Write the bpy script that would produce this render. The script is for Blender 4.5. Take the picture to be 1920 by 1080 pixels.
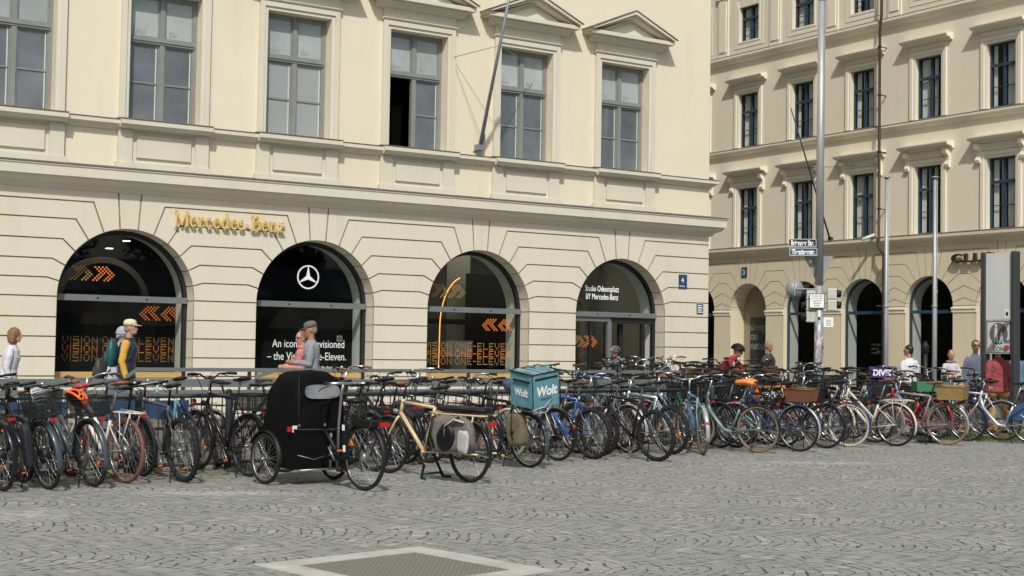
import bpy, bmesh, math, random
from math import sin, cos, pi, radians, sqrt, atan2, tan, hypot
from mathutils import Vector as V, Matrix, Euler
random.seed(7)
for o in list(bpy.data.objects): bpy.data.objects.remove(o)
SC = bpy.context.scene; COL = SC.collection

# ------------------------------------------------------------------ camera, sky, sun, exposure
FPX = 2650.47; YAW, PIT, ROL = 0.581504, 0.0415624, 0.0162448; HC = 1.5
_F = V((sin(YAW)*cos(PIT), cos(YAW)*cos(PIT), sin(PIT)))
_r = _F.cross(V((0, 0, 1))).normalized(); _u = _r.cross(_F)
RR = cos(ROL)*_r + sin(ROL)*_u; UU = -sin(ROL)*_r + cos(ROL)*_u
cam = bpy.data.cameras.new('camera'); cam.lens = FPX/1920*36; cam.sensor_width = 36; cam.clip_end = 2000
co = bpy.data.objects.new('camera', cam); COL.objects.link(co)
co.matrix_world = Matrix(((RR.x, UU.x, -_F.x, 0), (RR.y, UU.y, -_F.y, 0), (RR.z, UU.z, -_F.z, HC), (0, 0, 0, 1)))
SC.camera = co
def ray(x, y): return _F*FPX + RR*(x-960) - UU*(y-540)
def at(x, y, z=0.0):
    d = ray(x, y); t = (z-HC)/d.z; return V((d.x*t, d.y*t, z))
def onY(x, y, Y):
    d = ray(x, y); t = Y/d.y; return V((d.x*t, Y, d.z*t+HC))
def onX(x, y, X):
    d = ray(x, y); t = X/d.x; return V((X, d.y*t, d.z*t+HC))
def far(x, Z, y=655):
    d = ray(x, y); k = Z/(d.x*sin(YAW)+d.y*cos(YAW)); return V((d.x*k, d.y*k, d.z*k+HC))
def hgt(x, y, P):
    d = ray(x, y); return d.z*hypot(P[0], P[1])/hypot(d.x, d.y)+HC
EL, AZ = radians(46), radians(31)        # the sun stands behind the camera, a little to its left
toward = V((sin(AZ)*cos(EL), cos(AZ)*cos(EL), -sin(EL)))
W = bpy.data.worlds.new('World'); SC.world = W; W.use_nodes = True
nt = W.node_tree; sky = nt.nodes.new('ShaderNodeTexSky'); sky.sky_type = 'NISHITA'; sky.sun_disc = False
sky.sun_elevation = EL; sky.sun_rotation = atan2(-toward.x, -toward.y); sky.dust_density = 3.0; sky.ozone_density = 1.0; sky.air_density = 1.0
bg = nt.nodes['Background']; bg.inputs[1].default_value = 0.10
nt.links.new(sky.outputs[0], bg.inputs[0])
L = bpy.data.lights.new('sun', 'SUN'); L.energy = 3.35; L.angle = radians(1.5); L.color = (1, .97, .915)
lo = bpy.data.objects.new('sun', L); COL.objects.link(lo); lo.rotation_euler = toward.to_track_quat('-Z', 'Y').to_euler()
SC.view_settings.view_transform = 'Standard'; SC.view_settings.look = 'None'
SC.view_settings.exposure = -0.03; SC.view_settings.gamma = 1.0
SC.render.film_transparent = False
SC.cycles.max_bounces = 6; SC.cycles.transparent_max_bounces = 12

# ------------------------------------------------------------------ materials
MATS = {}
def new_mat(name):
    m = bpy.data.materials.new(name); m.use_nodes = True; n = m.node_tree
    return m, n, n.nodes['Principled BSDF']
def mat(name, col=None, rough=.6, metal=0, ns=0, na=.12, bump=0, bs=60, spec=.5, coat=0, emit=0, streak=None):
    if name in MATS: return MATS[name]
    m, n, p = new_mat(name)
    col = tuple(col)+(1,)
    p.inputs['Base Color'].default_value = col; p.inputs['Roughness'].default_value = rough; p.inputs['Metallic'].default_value = metal
    p.inputs['Specular IOR Level'].default_value = spec; p.inputs['Coat Weight'].default_value = coat
    tc = n.nodes.new('ShaderNodeTexCoord')
    if ns:
        t = n.nodes.new('ShaderNodeTexNoise'); t.inputs['Scale'].default_value = ns; t.inputs['Detail'].default_value = 6; t.inputs['Roughness'].default_value = .65
        src = tc.outputs['Object']
        if streak:
            mp = n.nodes.new('ShaderNodeMapping'); mp.inputs['Scale'].default_value = streak; n.links.new(src, mp.inputs[0]); src = mp.outputs[0]
        n.links.new(src, t.inputs['Vector'])
        r = n.nodes.new('ShaderNodeMapRange'); r.inputs[1].default_value = .3; r.inputs[2].default_value = .7
        r.inputs[3].default_value = 1-na; r.inputs[4].default_value = 1+na
        n.links.new(t.outputs[0], r.inputs[0])
        mx = n.nodes.new('ShaderNodeMix'); mx.data_type = 'RGBA'; mx.blend_type = 'MULTIPLY'; mx.inputs[0].default_value = 1
        mx.inputs[6].default_value = col; n.links.new(r.outputs[0], mx.inputs[7]); n.links.new(mx.outputs[2], p.inputs['Base Color'])
    if bump:
        t2 = n.nodes.new('ShaderNodeTexNoise'); t2.inputs['Scale'].default_value = bs; t2.inputs['Detail'].default_value = 4
        n.links.new(tc.outputs['Object'], t2.inputs['Vector'])
        b = n.nodes.new('ShaderNodeBump'); b.inputs['Strength'].default_value = bump; b.inputs['Distance'].default_value = .02
        n.links.new(t2.outputs[0], b.inputs['Height']); n.links.new(b.outputs[0], p.inputs['Normal'])
    if emit:
        p.inputs['Emission Color'].default_value = col; p.inputs['Emission Strength'].default_value = emit
    MATS[name] = m; return m
def glass_mat(name, tint, refl=.12, gl=.9):
    if name in MATS: return MATS[name]
    m, n, p = new_mat(name); n.nodes.remove(p)
    t = n.nodes.new('ShaderNodeBsdfTransparent'); t.inputs[0].default_value = (*tint, 1)
    g = n.nodes.new('ShaderNodeBsdfGlossy'); g.inputs['Roughness'].default_value = .02; g.inputs[0].default_value = (gl, gl*1.05, gl*1.08, 1)
    ge = n.nodes.new('ShaderNodeNewGeometry'); dp_ = n.nodes.new('ShaderNodeVectorMath'); dp_.operation = 'DOT_PRODUCT'; n.links.new(ge.outputs['Normal'], dp_.inputs[0]); n.links.new(ge.outputs['Incoming'], dp_.inputs[1])
    def mt(op, a, b=None):      # Schlick reflectance, the same from both faces of the pane
        q = n.nodes.new('ShaderNodeMath'); q.operation = op
        for i, v in enumerate((a, b)):
            if v is None: continue
            if isinstance(v, (int, float)): q.inputs[i].default_value = v
            else: n.links.new(v, q.inputs[i])
        return q
    f = mt('ADD', mt('MULTIPLY', mt('POWER', mt('SUBTRACT', 1.0, mt('ABSOLUTE', dp_.outputs['Value']).outputs[0]).outputs[0], 5.0).outputs[0], .95).outputs[0], .045)
    a = n.nodes.new('ShaderNodeMath'); a.operation = 'ADD'; a.inputs[1].default_value = refl; a.use_clamp = True
    x = n.nodes.new('ShaderNodeMixShader'); n.links.new(f.outputs[0], a.inputs[0]); n.links.new(a.outputs[0], x.inputs[0])
    n.links.new(t.outputs[0], x.inputs[1]); n.links.new(g.outputs[0], x.inputs[2]); n.links.new(x.outputs[0], n.nodes['Material Output'].inputs[0])
    MATS[name] = m; return m
def net_mat(name, col, a):
    if name in MATS: return MATS[name]
    m, n, p = new_mat(name); p.inputs['Base Color'].default_value = (*col, 1); p.inputs['Alpha'].default_value = a; p.inputs['Roughness'].default_value = .5
    MATS[name] = m; return m
def plaster(name, col, dirt, scale=.5):
    """painted render: soft blotches, rain streaks and fine grain"""
    m, n, p = new_mat(name); p.inputs['Roughness'].default_value = .92; p.inputs['Specular IOR Level'].default_value = .2
    tc = n.nodes.new('ShaderNodeTexCoord')
    def noise(sc, mp=None, det=8, r=.6):
        t = n.nodes.new('ShaderNodeTexNoise'); t.inputs['Scale'].default_value = sc; t.inputs['Detail'].default_value = det; t.inputs['Roughness'].default_value = r
        if mp:
            q = n.nodes.new('ShaderNodeMapping'); q.inputs['Scale'].default_value = mp; n.links.new(tc.outputs['Object'], q.inputs[0]); n.links.new(q.outputs[0], t.inputs['Vector'])
        else: n.links.new(tc.outputs['Object'], t.inputs['Vector'])
        return t.outputs[0]
    def rng(s, a, b, c, d):
        r = n.nodes.new('ShaderNodeMapRange'); n.links.new(s, r.inputs[0])
        for i, v in enumerate((a, b, c, d)): r.inputs[i+1].default_value = v
        return r.outputs[0]
    def mix(f, a, b):
        x = n.nodes.new('ShaderNodeMix'); x.data_type = 'RGBA'; n.links.new(f, x.inputs[0])
        for k, v in ((6, a), (7, b)):
            if isinstance(v, tuple): x.inputs[k].default_value = (*v, 1)
            else: n.links.new(v, x.inputs[k])
        return x.outputs[2]
    c1 = mix(rng(noise(scale), .35, .7, 0, .55), col, tuple(c*d for c, d in zip(col, (.93, .93, .9))))
    c2 = mix(rng(noise(1.0, (2.2, 2.2, .3)), .53, .85, 0, .34), c1, dirt)
    c3 = mix(rng(noise(7, None, 10, .7), .62, .85, 0, .5), c2, dirt)
    n.links.new(c3, p.inputs['Base Color'])
    b = n.nodes.new('ShaderNodeBump'); b.inputs['Strength'].default_value = .25; b.inputs['Distance'].default_value = .01
    n.links.new(noise(35), b.inputs['Height']); n.links.new(b.outputs[0], p.inputs['Normal'])
    MATS[name] = m; return m

CREAM = plaster('cream_render', (.73, .67, .515), (.50, .44, .32))
STONE = plaster('pale_stone_render', (.66, .62, .505), (.41, .37, .28), .8)
TRIM = plaster('grey_cream_trim', (.645, .615, .50), (.40, .36, .27), 1.2)
BWALL = plaster('beige_render', (.76, .70, .555), (.58, .52, .40), .5)
BTRIM = plaster('beige_trim', (.80, .755, .62), (.58, .52, .40), .9)
BRUST = plaster('tan_render', (.70, .625, .46), (.50, .43, .30), .7)

mat('dark_joint', (.33, .29, .21), .95, 0, 4, .25)  # groove faces and joint strips, browner and darker than the block fronts
# ------------------------------------------------------------------ mesh builder
class MB:
    def __init__(s): s.v = []; s.f = []; s.m = []; s.s = []; s.mats = []
    def mi(s, m):
        if m not in s.mats: s.mats.append(m)
        return s.mats.index(m)
    def add(s, vs, fs, m, smooth=False, M=None):
        k = len(s.v); i = s.mi(m)
        s.v += [tuple(M @ V(p)) if M else tuple(p) for p in vs]
        for f in fs: s.f.append([k+a for a in f]); s.m.append(i); s.s.append(smooth)
        return s
    def box(s, a, b, m, M=None):
        x0, y0, z0 = a; x1, y1, z1 = b
        vs = [(x0,y0,z0),(x1,y0,z0),(x1,y1,z0),(x0,y1,z0),(x0,y0,z1),(x1,y0,z1),(x1,y1,z1),(x0,y1,z1)]
        return s.add(vs, [(0,3,2,1),(4,5,6,7),(0,1,5,4),(1,2,6,5),(2,3,7,6),(3,0,4,7)], m, False, M)
    def cbox(s, c, d, m, M=None):
        return s.box([c[i]-d[i]/2 for i in range(3)], [c[i]+d[i]/2 for i in range(3)], m, M)
    def tube(s, pts, r, m, n=6, closed=False, M=None, cap=True, smooth=True, flat=1.0):
        P = [V(p) for p in pts]; R = r if isinstance(r, (list, tuple)) else [r]*len(P); vs = []; fs = []; K = len(P)
        up = None
        for i, p in enumerate(P):
            if closed: t = (P[(i+1) % K]-P[i-1])
            else: t = P[min(i+1, K-1)]-P[max(i-1, 0)]
            if t.length < 1e-9: t = V((0, 0, 1))
            t.normalize()
            if up is None: up = V((0, 0, 1)) if abs(t.z) < .9 else V((0, 1, 0))
            a = t.cross(up)
            if a.length < 1e-5: a = t.cross(V((1, 0, 0)))
            a.normalize(); b = a.cross(t).normalized(); up = b
            for j in range(n):
                w = 2*pi*j/n; vs.append(p+a*(R[i]*cos(w))+b*(R[i]*sin(w)*flat))
        for i in range(K if closed else K-1):
            for j in range(n):
                q = (i+1) % K
                fs.append((i*n+j, i*n+(j+1) % n, q*n+(j+1) % n, q*n+j))
        if cap and not closed: fs += [tuple(range(n-1, -1, -1)), tuple((K-1)*n+j for j in range(n))]
        return s.add(vs, fs, m, smooth, M)
    def lathe(s, prof, m, n=16, M=None, smooth=True):
        """profile [(r, z)] about local z"""
        vs = []; fs = []
        for r, z in prof:
            for j in range(n): vs.append((r*cos(2*pi*j/n), r*sin(2*pi*j/n), z))
        for i in range(len(prof)-1):
            for j in range(n): fs.append((i*n+j, i*n+(j+1) % n, (i+1)*n+(j+1) % n, (i+1)*n+j))
        if prof[0][0] > 1e-6: fs.append(tuple(range(n-1, -1, -1)))
        if prof[-1][0] > 1e-6: fs.append(tuple((len(prof)-1)*n+j for j in range(n)))
        return s.add(vs, fs, m, smooth, M)
    def ell(s, c, r, m, n=12, k=8, M=None):
        prof = [(max(sin(pi*i/k), 1e-4), -cos(pi*i/k)) for i in range(k+1)]
        T = Matrix.Translation(c) @ Matrix.Diagonal((r[0], r[1], r[2], 1))
        return s.lathe(prof, m, n, (M @ T) if M else T)
    def prism(s, poly, y0, y1, m, T=None, smooth=False):
        """poly in (a, z); extruded between w=y0 and w=y1; T maps (a, w, z) to a point"""
        T = T or (lambda a, w, z: (a, w, z)); n = len(poly)
        vs = [T(a, y0, z) for a, z in poly]+[T(a, y1, z) for a, z in poly]
        fs = [tuple(range(n)), tuple(range(2*n-1, n-1, -1))]+[(i, (i+1) % n, n+(i+1) % n, n+i) for i in range(n)]
        return s.add(vs, fs, m, smooth)
    def loft(s, rings, m, n=12, M=None, cap=True, smooth=True):
        """rings: (centre, axis a, axis b)"""
        vs = []; fs = []
        for c, a, b in rings:
            for j in range(n): vs.append(V(c)+V(a)*cos(2*pi*j/n)+V(b)*sin(2*pi*j/n))
        K = len(rings)
        for i in range(K-1):
            for j in range(n): fs.append((i*n+j, i*n+(j+1) % n, (i+1)*n+(j+1) % n, (i+1)*n+j))
        if cap: fs += [tuple(range(n-1, -1, -1)), tuple((K-1)*n+j for j in range(n))]
        return s.add(vs, fs, m, smooth, M)
    def mesh(s, name):
        me = bpy.data.meshes.new(name); me.from_pydata(s.v, [], s.f)
        for m in s.mats: me.materials.append(m)
        me.polygons.foreach_set('material_index', s.m); me.polygons.foreach_set('use_smooth', s.s)
        bm = bmesh.new(); bm.from_mesh(me); bmesh.ops.recalc_face_normals(bm, faces=bm.faces); bm.to_mesh(me); bm.free()
        me.update(); return me
    def build(s, name, parent=None, world=False):
        o = bpy.data.objects.new(name, s.mesh(name)); COL.objects.link(o)
        if parent:
            o.parent = parent
            if world: o.matrix_parent_inverse = Matrix.Translation(-V(parent.location))
        return o
def tag(o, label=None, cat=None, group=None, kind=None):
    if label: o['label'] = label
    if cat: o['category'] = cat
    if group: o['group'] = group
    if kind: o['kind'] = kind
    return o
def thing(name, label, cat, loc=(0, 0, 0), rz=0, group=None, lean=0):
    o = bpy.data.objects.new(name, None); COL.objects.link(o); o.location = loc; o.empty_display_size = .2
    o.rotation_euler = (lean, 0, rz); return tag(o, label, cat, group)
def copy_tree(o, parent=None):
    c = o.copy(); COL.objects.link(c)
    if parent: c.parent = parent
    for ch in o.children: copy_tree(ch, c)
    return c
def text(s, size, ext, m, loc, ux, name, parent=None, xs=1.0, align='LEFT', track=1.0, offs=0.0):
    """built-in lettering as a mesh; ux = reading direction in plan"""
    c = bpy.data.curves.new('t', 'FONT'); c.body = s; c.size = size; c.extrude = ext; c.align_x = align; c.align_y = 'BOTTOM_BASELINE'; c.space_character = track; c.offset = offs; c.resolution_u = 3
    o = bpy.data.objects.new('t', c); COL.objects.link(o); dg = bpy.context.evaluated_depsgraph_get()
    me = bpy.data.meshes.new_from_object(o.evaluated_get(dg)); bpy.data.objects.remove(o)
    ux = V((ux[0], ux[1], 0)).normalized(); uz = V((0, 0, 1)); un = ux.cross(uz)
    M = Matrix(((ux.x*xs, 0, un.x, loc[0]), (ux.y*xs, 0, un.y, loc[1]), (0, 1, 0, loc[2]), (0, 0, 0, 1)))
    me.transform(M); me.materials.clear(); me.materials.append(m)
    r = bpy.data.objects.new(name, me); COL.objects.link(r)
    if parent: r.parent = parent; r.matrix_parent_inverse = Matrix.Translation(-V(parent.location))
    return r
def bevel(o, w=.01, seg=2):
    b = o.modifiers.new('bevel', 'BEVEL'); b.width = w; b.segments = seg; b.limit_method = 'ANGLE'; return o

GREY = mat('grey_frame_metal', (.20, .215, .21), .45, .3, 3, .1)
DARKM = mat('dark_frame_metal', (.02, .022, .024), .4, .2)
WGREEN = mat('grey_green_window_paint', (.225, .24, .215), .45, 0, 4, .1)
WBLUE = mat('dark_blue_window_paint', (.025, .055, .085), .4, 0, 4, .12)
BLACKB = mat('black_display_board', (.006, .006, .007), .75, 0, spec=.2)
GLASS = glass_mat('shop_glass', (.80, .84, .82), .0)
ORANGE = mat('orange_dots_added_glow', (.62, .17, .025), .6, emit=.2)  # faint glow added to both dot colours to brighten the lettering
AMBER = mat('amber_dots_added_glow', (.30, .19, .05), .6, emit=.10)
WHITE = mat('white_print', (.8, .8, .78), .6)
GLOWTXT = mat('white_lettering_added_glow', (.75, .76, .74), .6, emit=.55)  # plain lettering with an added glow so it reads behind the glass
GOLD = mat('gold_letter', (.80, .60, .20), .38, .25, 6, .1)
OCHRE = mat('ochre_wood', (.50, .33, .11), .55, 0, 5, .15, streak=(.4, 4, 4))
JAMB = mat('pale_grey_green_jamb', (.66, .69, .62), .7, 0, 2, .08)
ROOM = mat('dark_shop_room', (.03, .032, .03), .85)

# ------------------------------------------------------------------ ground
def paving():
    m, n, p = new_mat('arc_laid_cobbles'); N = n.nodes; Lk = n.links
    p.inputs['Specular IOR Level'].default_value = .35
    tc = N.new('ShaderNodeTexCoord'); mp = N.new('ShaderNodeMapping'); mp.inputs['Rotation'].default_value = (0, 0, YAW)
    Lk.new(tc.outputs['Object'], mp.inputs[0])
    def M(op, a, b=None, c=None):
        q = N.new('ShaderNodeMath'); q.operation = op
        for i, v in enumerate((a, b, c)):
            if v is None: continue
            if isinstance(v, (int, float)): q.inputs[i].default_value = v
            else: Lk.new(v, q.inputs[i])
        return q.outputs[0]
    def noise(sc, det=4, vec=None, r=.6):
        t = N.new('ShaderNodeTexNoise'); t.inputs['Scale'].default_value = sc; t.inputs['Detail'].default_value = det; t.inputs['Roughness'].default_value = r
        Lk.new(vec or mp.outputs[0], t.inputs['Vector']); return t
    def rng(s, a, b, c, d):
        r = N.new('ShaderNodeMapRange'); Lk.new(s, r.inputs[0])
        for i, v in enumerate((a, b, c, d)): r.inputs[i+1].default_value = v
        return r.outputs[0]
    def mix(f, a, b, mode='MIX'):
        x = N.new('ShaderNodeMix'); x.data_type = 'RGBA'; x.blend_type = mode
        if isinstance(f, (int, float)): x.inputs[0].default_value = f
        else: Lk.new(f, x.inputs[0])
        for k, v in ((6, a), (7, b)):
            if isinstance(v, tuple): x.inputs[k].default_value = (*v, 1)
            else: Lk.new(v, x.inputs[k])
        return x.outputs[2]
    nz = noise(1.1, 3); sp = N.new('ShaderNodeSeparateColor'); Lk.new(nz.outputs['Color'], sp.inputs[0])
    nf = noise(9, 2); sf = N.new('ShaderNodeSeparateColor'); Lk.new(nf.outputs['Color'], sf.inputs[0])
    s = N.new('ShaderNodeSeparateXYZ'); Lk.new(mp.outputs[0], s.inputs[0])
    u = M('ADD', s.outputs[0], M('MULTIPLY', M('SUBTRACT', sp.outputs[0], .5), .42))
    v = M('ADD', s.outputs[1], M('MULTIPLY', M('SUBTRACT', sp.outputs[1], .5), .60))
    u = M('ADD', u, M('MULTIPLY', M('SUBTRACT', sf.outputs[0], .5), .02))
    v = M('ADD', v, M('MULTIPLY', M('SUBTRACT', sf.outputs[1], .5), .02))
    vb = M('DIVIDE', v, 1.5); fr = M('SUBTRACT', M('FRACT', vb), .5); fr2 = M('MULTIPLY', fr, 2)
    row = M('ADD', u, M('MULTIPLY', M('MULTIPLY', fr2, fr2), .52))
    row = M('ADD', row, M('MULTIPLY', M('FLOOR', vb), .037))
    cb = N.new('ShaderNodeCombineXYZ'); Lk.new(v, cb.inputs[0]); Lk.new(row, cb.inputs[1])
    br = N.new('ShaderNodeTexBrick'); Lk.new(cb.outputs[0], br.inputs['Vector']); br.inputs['Scale'].default_value = 1
    br.inputs['Brick Width'].default_value = .105; br.inputs['Row Height'].default_value = .098; br.inputs['Mortar Size'].default_value = .009
    br.inputs['Mortar Smooth'].default_value = .35; br.offset = .5; br.inputs['Color1'].default_value = (0, 0, 0, 1); br.inputs['Color2'].default_value = (1, 1, 1, 1); br.inputs['Mortar'].default_value = (.5, .5, .5, 1)
    stone = N.new('ShaderNodeValToRGB'); Lk.new(br.outputs['Color'], stone.inputs[0]); e = stone.color_ramp.elements
    e[0].position = 0; e[0].color = (.225, .235, .222, 1); e[1].position = 1; e[1].color = (.40, .39, .33, 1)
    q = e.new(.5); q.color = (.25, .258, .24, 1); q = e.new(.88); q.color = (.275, .28, .252, 1)
    big = noise(.35, 5).outputs[0]; c = mix(rng(big, .35, .65, 0, 1), stone.outputs[0], (.26, .262, .235), 'MIX')
    c = mix(.45, stone.outputs[0], c)
    c = mix(1, c, rngc(N, Lk, noise(45, 4).outputs[0], .3, .7, .84, 1.14), 'MULTIPLY')
    c = mix(rng(noise(.8, 8, None, .7).outputs[0], .5, .68, 0, .5), c, (.37, .365, .335))
    c = mix(rng(noise(.55, 8, None, .75).outputs[0], .56, .72, 0, .3), c, (.18, .185, .17))
    c = mix(1, c, (1.07, 1.09, 1.085), 'MULTIPLY')
    gap = M('MULTIPLY', br.outputs['Fac'], rng(noise(7.0, 5, None, .7).outputs[0], .42, .56, .08, 1.0))
    c = mix(M('MULTIPLY', gap, .97), c, (.02, .019, .016))
    # pale lime/dust stains
    ws = N.new('ShaderNodeSeparateXYZ'); Lk.new(tc.outputs['Object'], ws.inputs[0])
    def blob(cx, cy, rx, ry, rot):
        dx = M('SUBTRACT', ws.outputs[0], cx); dy = M('SUBTRACT', ws.outputs[1], cy)
        a = M('ADD', M('MULTIPLY', dx, cos(rot)), M('MULTIPLY', dy, sin(rot))); b = M('SUBTRACT', M('MULTIPLY', dy, cos(rot)), M('MULTIPLY', dx, sin(rot)))
        a = M('DIVIDE', a, rx); b = M('DIVIDE', b, ry); d = M('SQRT', M('ADD', M('MULTIPLY', a, a), M('MULTIPLY', b, b)))
        return rng(d, .2, 1, 1, 0)
    st = None
    for x, y, rx, ry in ((1540, 868, 1.4, .35), (40, 966, .55, .55), (1012, 917, .14, .07), (420, 925, 1.0, .3)):
        P = at(x, y); b = blob(P.x, P.y, rx, ry, -YAW+.1); st = b if st is None else M('MAXIMUM', st, b)
    stn = M('MULTIPLY', st, rng(noise(6, 8, None, .75).outputs[0], .42, .62, 0, 1))
    c = mix(M('MULTIPLY', stn, .8), c, (.55, .54, .50))
    # moss and soil strip along the bike stands
    fy = M('SUBTRACT', ws.outputs[1], M('ADD', M('MULTIPLY', ws.outputs[0], .134), 15.03))
    near = M('MULTIPLY', rng(fy, -1.5, -.35, 0, 1), rng(fy, .7, 1.2, 1, 0))
    mg = M('MULTIPLY', near, rng(noise(5, 8, None, .75).outputs[0], .47, .6, 0, 1)); c = mix(mg, c, (.085, .10, .035))
    so = M('MULTIPLY', near, rng(noise(2.2, 6).outputs[0], .46, .62, 0, .8)); c = mix(so, c, (.15, .135, .10))
    Lk.new(c, p.inputs['Base Color']); p.inputs['Roughness'].default_value = .75
    hgtv = M('SUBTRACT', M('MULTIPLY', noise(22, 3).outputs[0], .35), br.outputs['Fac'])
    b = N.new('ShaderNodeBump'); b.inputs['Strength'].default_value = .55; b.inputs['Distance'].default_value = .012
    Lk.new(hgtv, b.inputs['Height']); Lk.new(b.outputs[0], p.inputs['Normal'])
    return m
def rngc(N, Lk, s, a, b, c, d):
    r = N.new('ShaderNodeMapRange'); Lk.new(s, r.inputs[0])
    for i, v in enumerate((a, b, c, d)): r.inputs[i+1].default_value = v
    return r.outputs[0]
COB = paving()
g = MB(); g.add([(-300, -200, 0), (500, -200, 0), (500, 500, 0), (-300, 500, 0)], [(0, 1, 2, 3)], COB); tag(g.build('ground'), kind='structure')
SLAB = mat('pavement_granite', (.26, .26, .235), .8, 0, 2, .12, .2, 30)
g = MB(); g.box((-12, 18.6, -.1), (21.5, 25.0, .12), SLAB); tag(g.build('pavement'), kind='structure')
g = MB(); g.box((-12, 18.45, -.1), (21.65, 18.598, .123), mat('kerb_granite', (.34, .34, .32), .8, 0, 8, .15)); tag(g.build('kerb'), kind='structure')
ASPH = mat('asphalt', (.06, .06, .06), .9, 0, 3, .15)
g = MB(); g.add([(27, 21, .004), (34.5, 21, .004), (34.5, 120, .004), (27, 120, .004)], [(0, 1, 2, 3)], ASPH); tag(g.build('road'), kind='structure')
# drain cover frame with meshed plate
dl, dt, dr = at(475, 1060), at(780, 1026), at(1047, 1073)
e1 = (dt-dl); e2 = (dr-dt); e1 = e1*.5+V((-e2.y, e2.x, 0))*.5; e2 = V((e1.y, -e1.x, 0))
O = dl; T = lambda a, b, z: O+e1*a+e2*b+V((0, 0, z))
g = MB(); CEM = mat('pale_cement', (.43, .42, .37), .85, 0, 3, .22, .2, 60); w = .15
for a0, a1, b0, b1 in ((0, w, 0, 1), (1-w, 1, 0, 1), (w, 1-w, 0, w), (w, 1-w, 1-w, 1)):
    vs = [T(a0, b0, 0.001), T(a1, b0, .001), T(a1, b1, .001), T(a0, b1, .001)]+[T(a0, b0, .006), T(a1, b0, .006), T(a1, b1, .006), T(a0, b1, .006)]
    g.add(vs, [(0, 3, 2, 1), (4, 5, 6, 7), (0, 1, 5, 4), (1, 2, 6, 5), (2, 3, 7, 6), (3, 0, 4, 7)], CEM)
cv = thing('drain_cover', 'square meshed metal drain cover in a pale cement frame set in the cobbles', 'drain cover', T(.5, .5, 0))
g.build('frame', cv, True)
def plate():
    m, n, p = new_mat('knurled_plate'); N = n.nodes
    tc = N.new('ShaderNodeTexCoord'); mp = N.new('ShaderNodeMapping'); mp.inputs['Rotation'].default_value = (0, 0, -atan2(e1.y, e1.x)); n.links.new(tc.outputs['Object'], mp.inputs[0])
    b = N.new('ShaderNodeTexBrick'); b.inputs['Scale'].default_value = 1; b.inputs['Brick Width'].default_value = .045; b.inputs['Row Height'].default_value = .022; b.inputs['Mortar Size'].default_value = .005; b.offset = .5
    b.inputs['Color1'].default_value = (.24, .235, .205, 1); b.inputs['Color2'].default_value = (.29, .28, .25, 1); b.inputs['Mortar'].default_value = (.12, .12, .10, 1)
    n.links.new(mp.outputs[0], b.inputs[0]); n.links.new(b.outputs[0], p.inputs['Base Color']); p.inputs['Roughness'].default_value = .6; p.inputs['Metallic'].default_value = .2
    bp = N.new('ShaderNodeBump'); bp.invert = True; bp.inputs['Strength'].default_value = .6; bp.inputs['Distance'].default_value = .01; n.links.new(b.outputs['Fac'], bp.inputs['Height']); n.links.new(bp.outputs[0], p.inputs['Normal'])
    return m
g = MB(); g.add([T(w, w, .003), T(1-w, w, .003), T(1-w, 1-w, .003), T(w, 1-w, .003)], [(0, 1, 2, 3)], plate()); g.build('plate', cv, True)

# ------------------------------------------------------------------ facade tools
TA = lambda a, w, z: (a, 25-w, z)         # shop building: a runs along X, w out of the wall
TB = lambda a, w, z: (38-w, a, z)         # building across the street: a runs along Y
def fbox(g, T, a0, a1, w0, w1, z0, z1, m):
    return g.prism([(a0, z0), (a1, z0), (a1, z1), (a0, z1)], w0, w1, m, T)
def fprofile(g, T, a0, a1, prof, m, miter=0):
    """cornice: profile [(w, z)] swept along a, returned at the end by miter"""
    n = len(prof); vs = [T(a0, w, z) for w, z in prof]+[T(a1+(w if miter else 0), w, z) for w, z in prof]
    fs = [tuple(range(n)), tuple(range(2*n-1, n-1, -1))]+[(i, (i+1) % n, n+(i+1) % n, n+i) for i in range(n)]
    g.add(vs, fs, m)
def wall_grid(g, T, a0, a1, z0, z1, holes, m, depth=.22, w=0):
    xs = sorted({a0, a1, *[h[0] for h in holes], *[h[1] for h in holes]}); zs = sorted({z0, z1, *[h[2] for h in holes], *[h[3] for h in holes]})
    xs = [x for x in xs if a0 <= x <= a1]; zs = [z for z in zs if z0 <= z <= z1]
    for i in range(len(xs)-1):
        for j in range(len(zs)-1):
            cx, cz = (xs[i]+xs[i+1])/2, (zs[j]+zs[j+1])/2
            if any(h[0] < cx < h[1] and h[2] < cz < h[3] for h in holes): continue
            g.add([T(xs[i], w, zs[j]), T(xs[i+1], w, zs[j]), T(xs[i+1], w, zs[j+1]), T(xs[i], w, zs[j+1])], [(0, 1, 2, 3)], m)
    for h in holes:
        q = [(h[0], h[2]), (h[1], h[2]), (h[1], h[3]), (h[0], h[3])]
        for k in range(4):
            (p0, q0), (p1, q1) = q[k], q[(k+1) % 4]
            g.add([T(p0, w, q0), T(p1, w, q1), T(p1, w-depth, q1), T(p0, w-depth, q0)], [(0, 1, 2, 3)], m)
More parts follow.
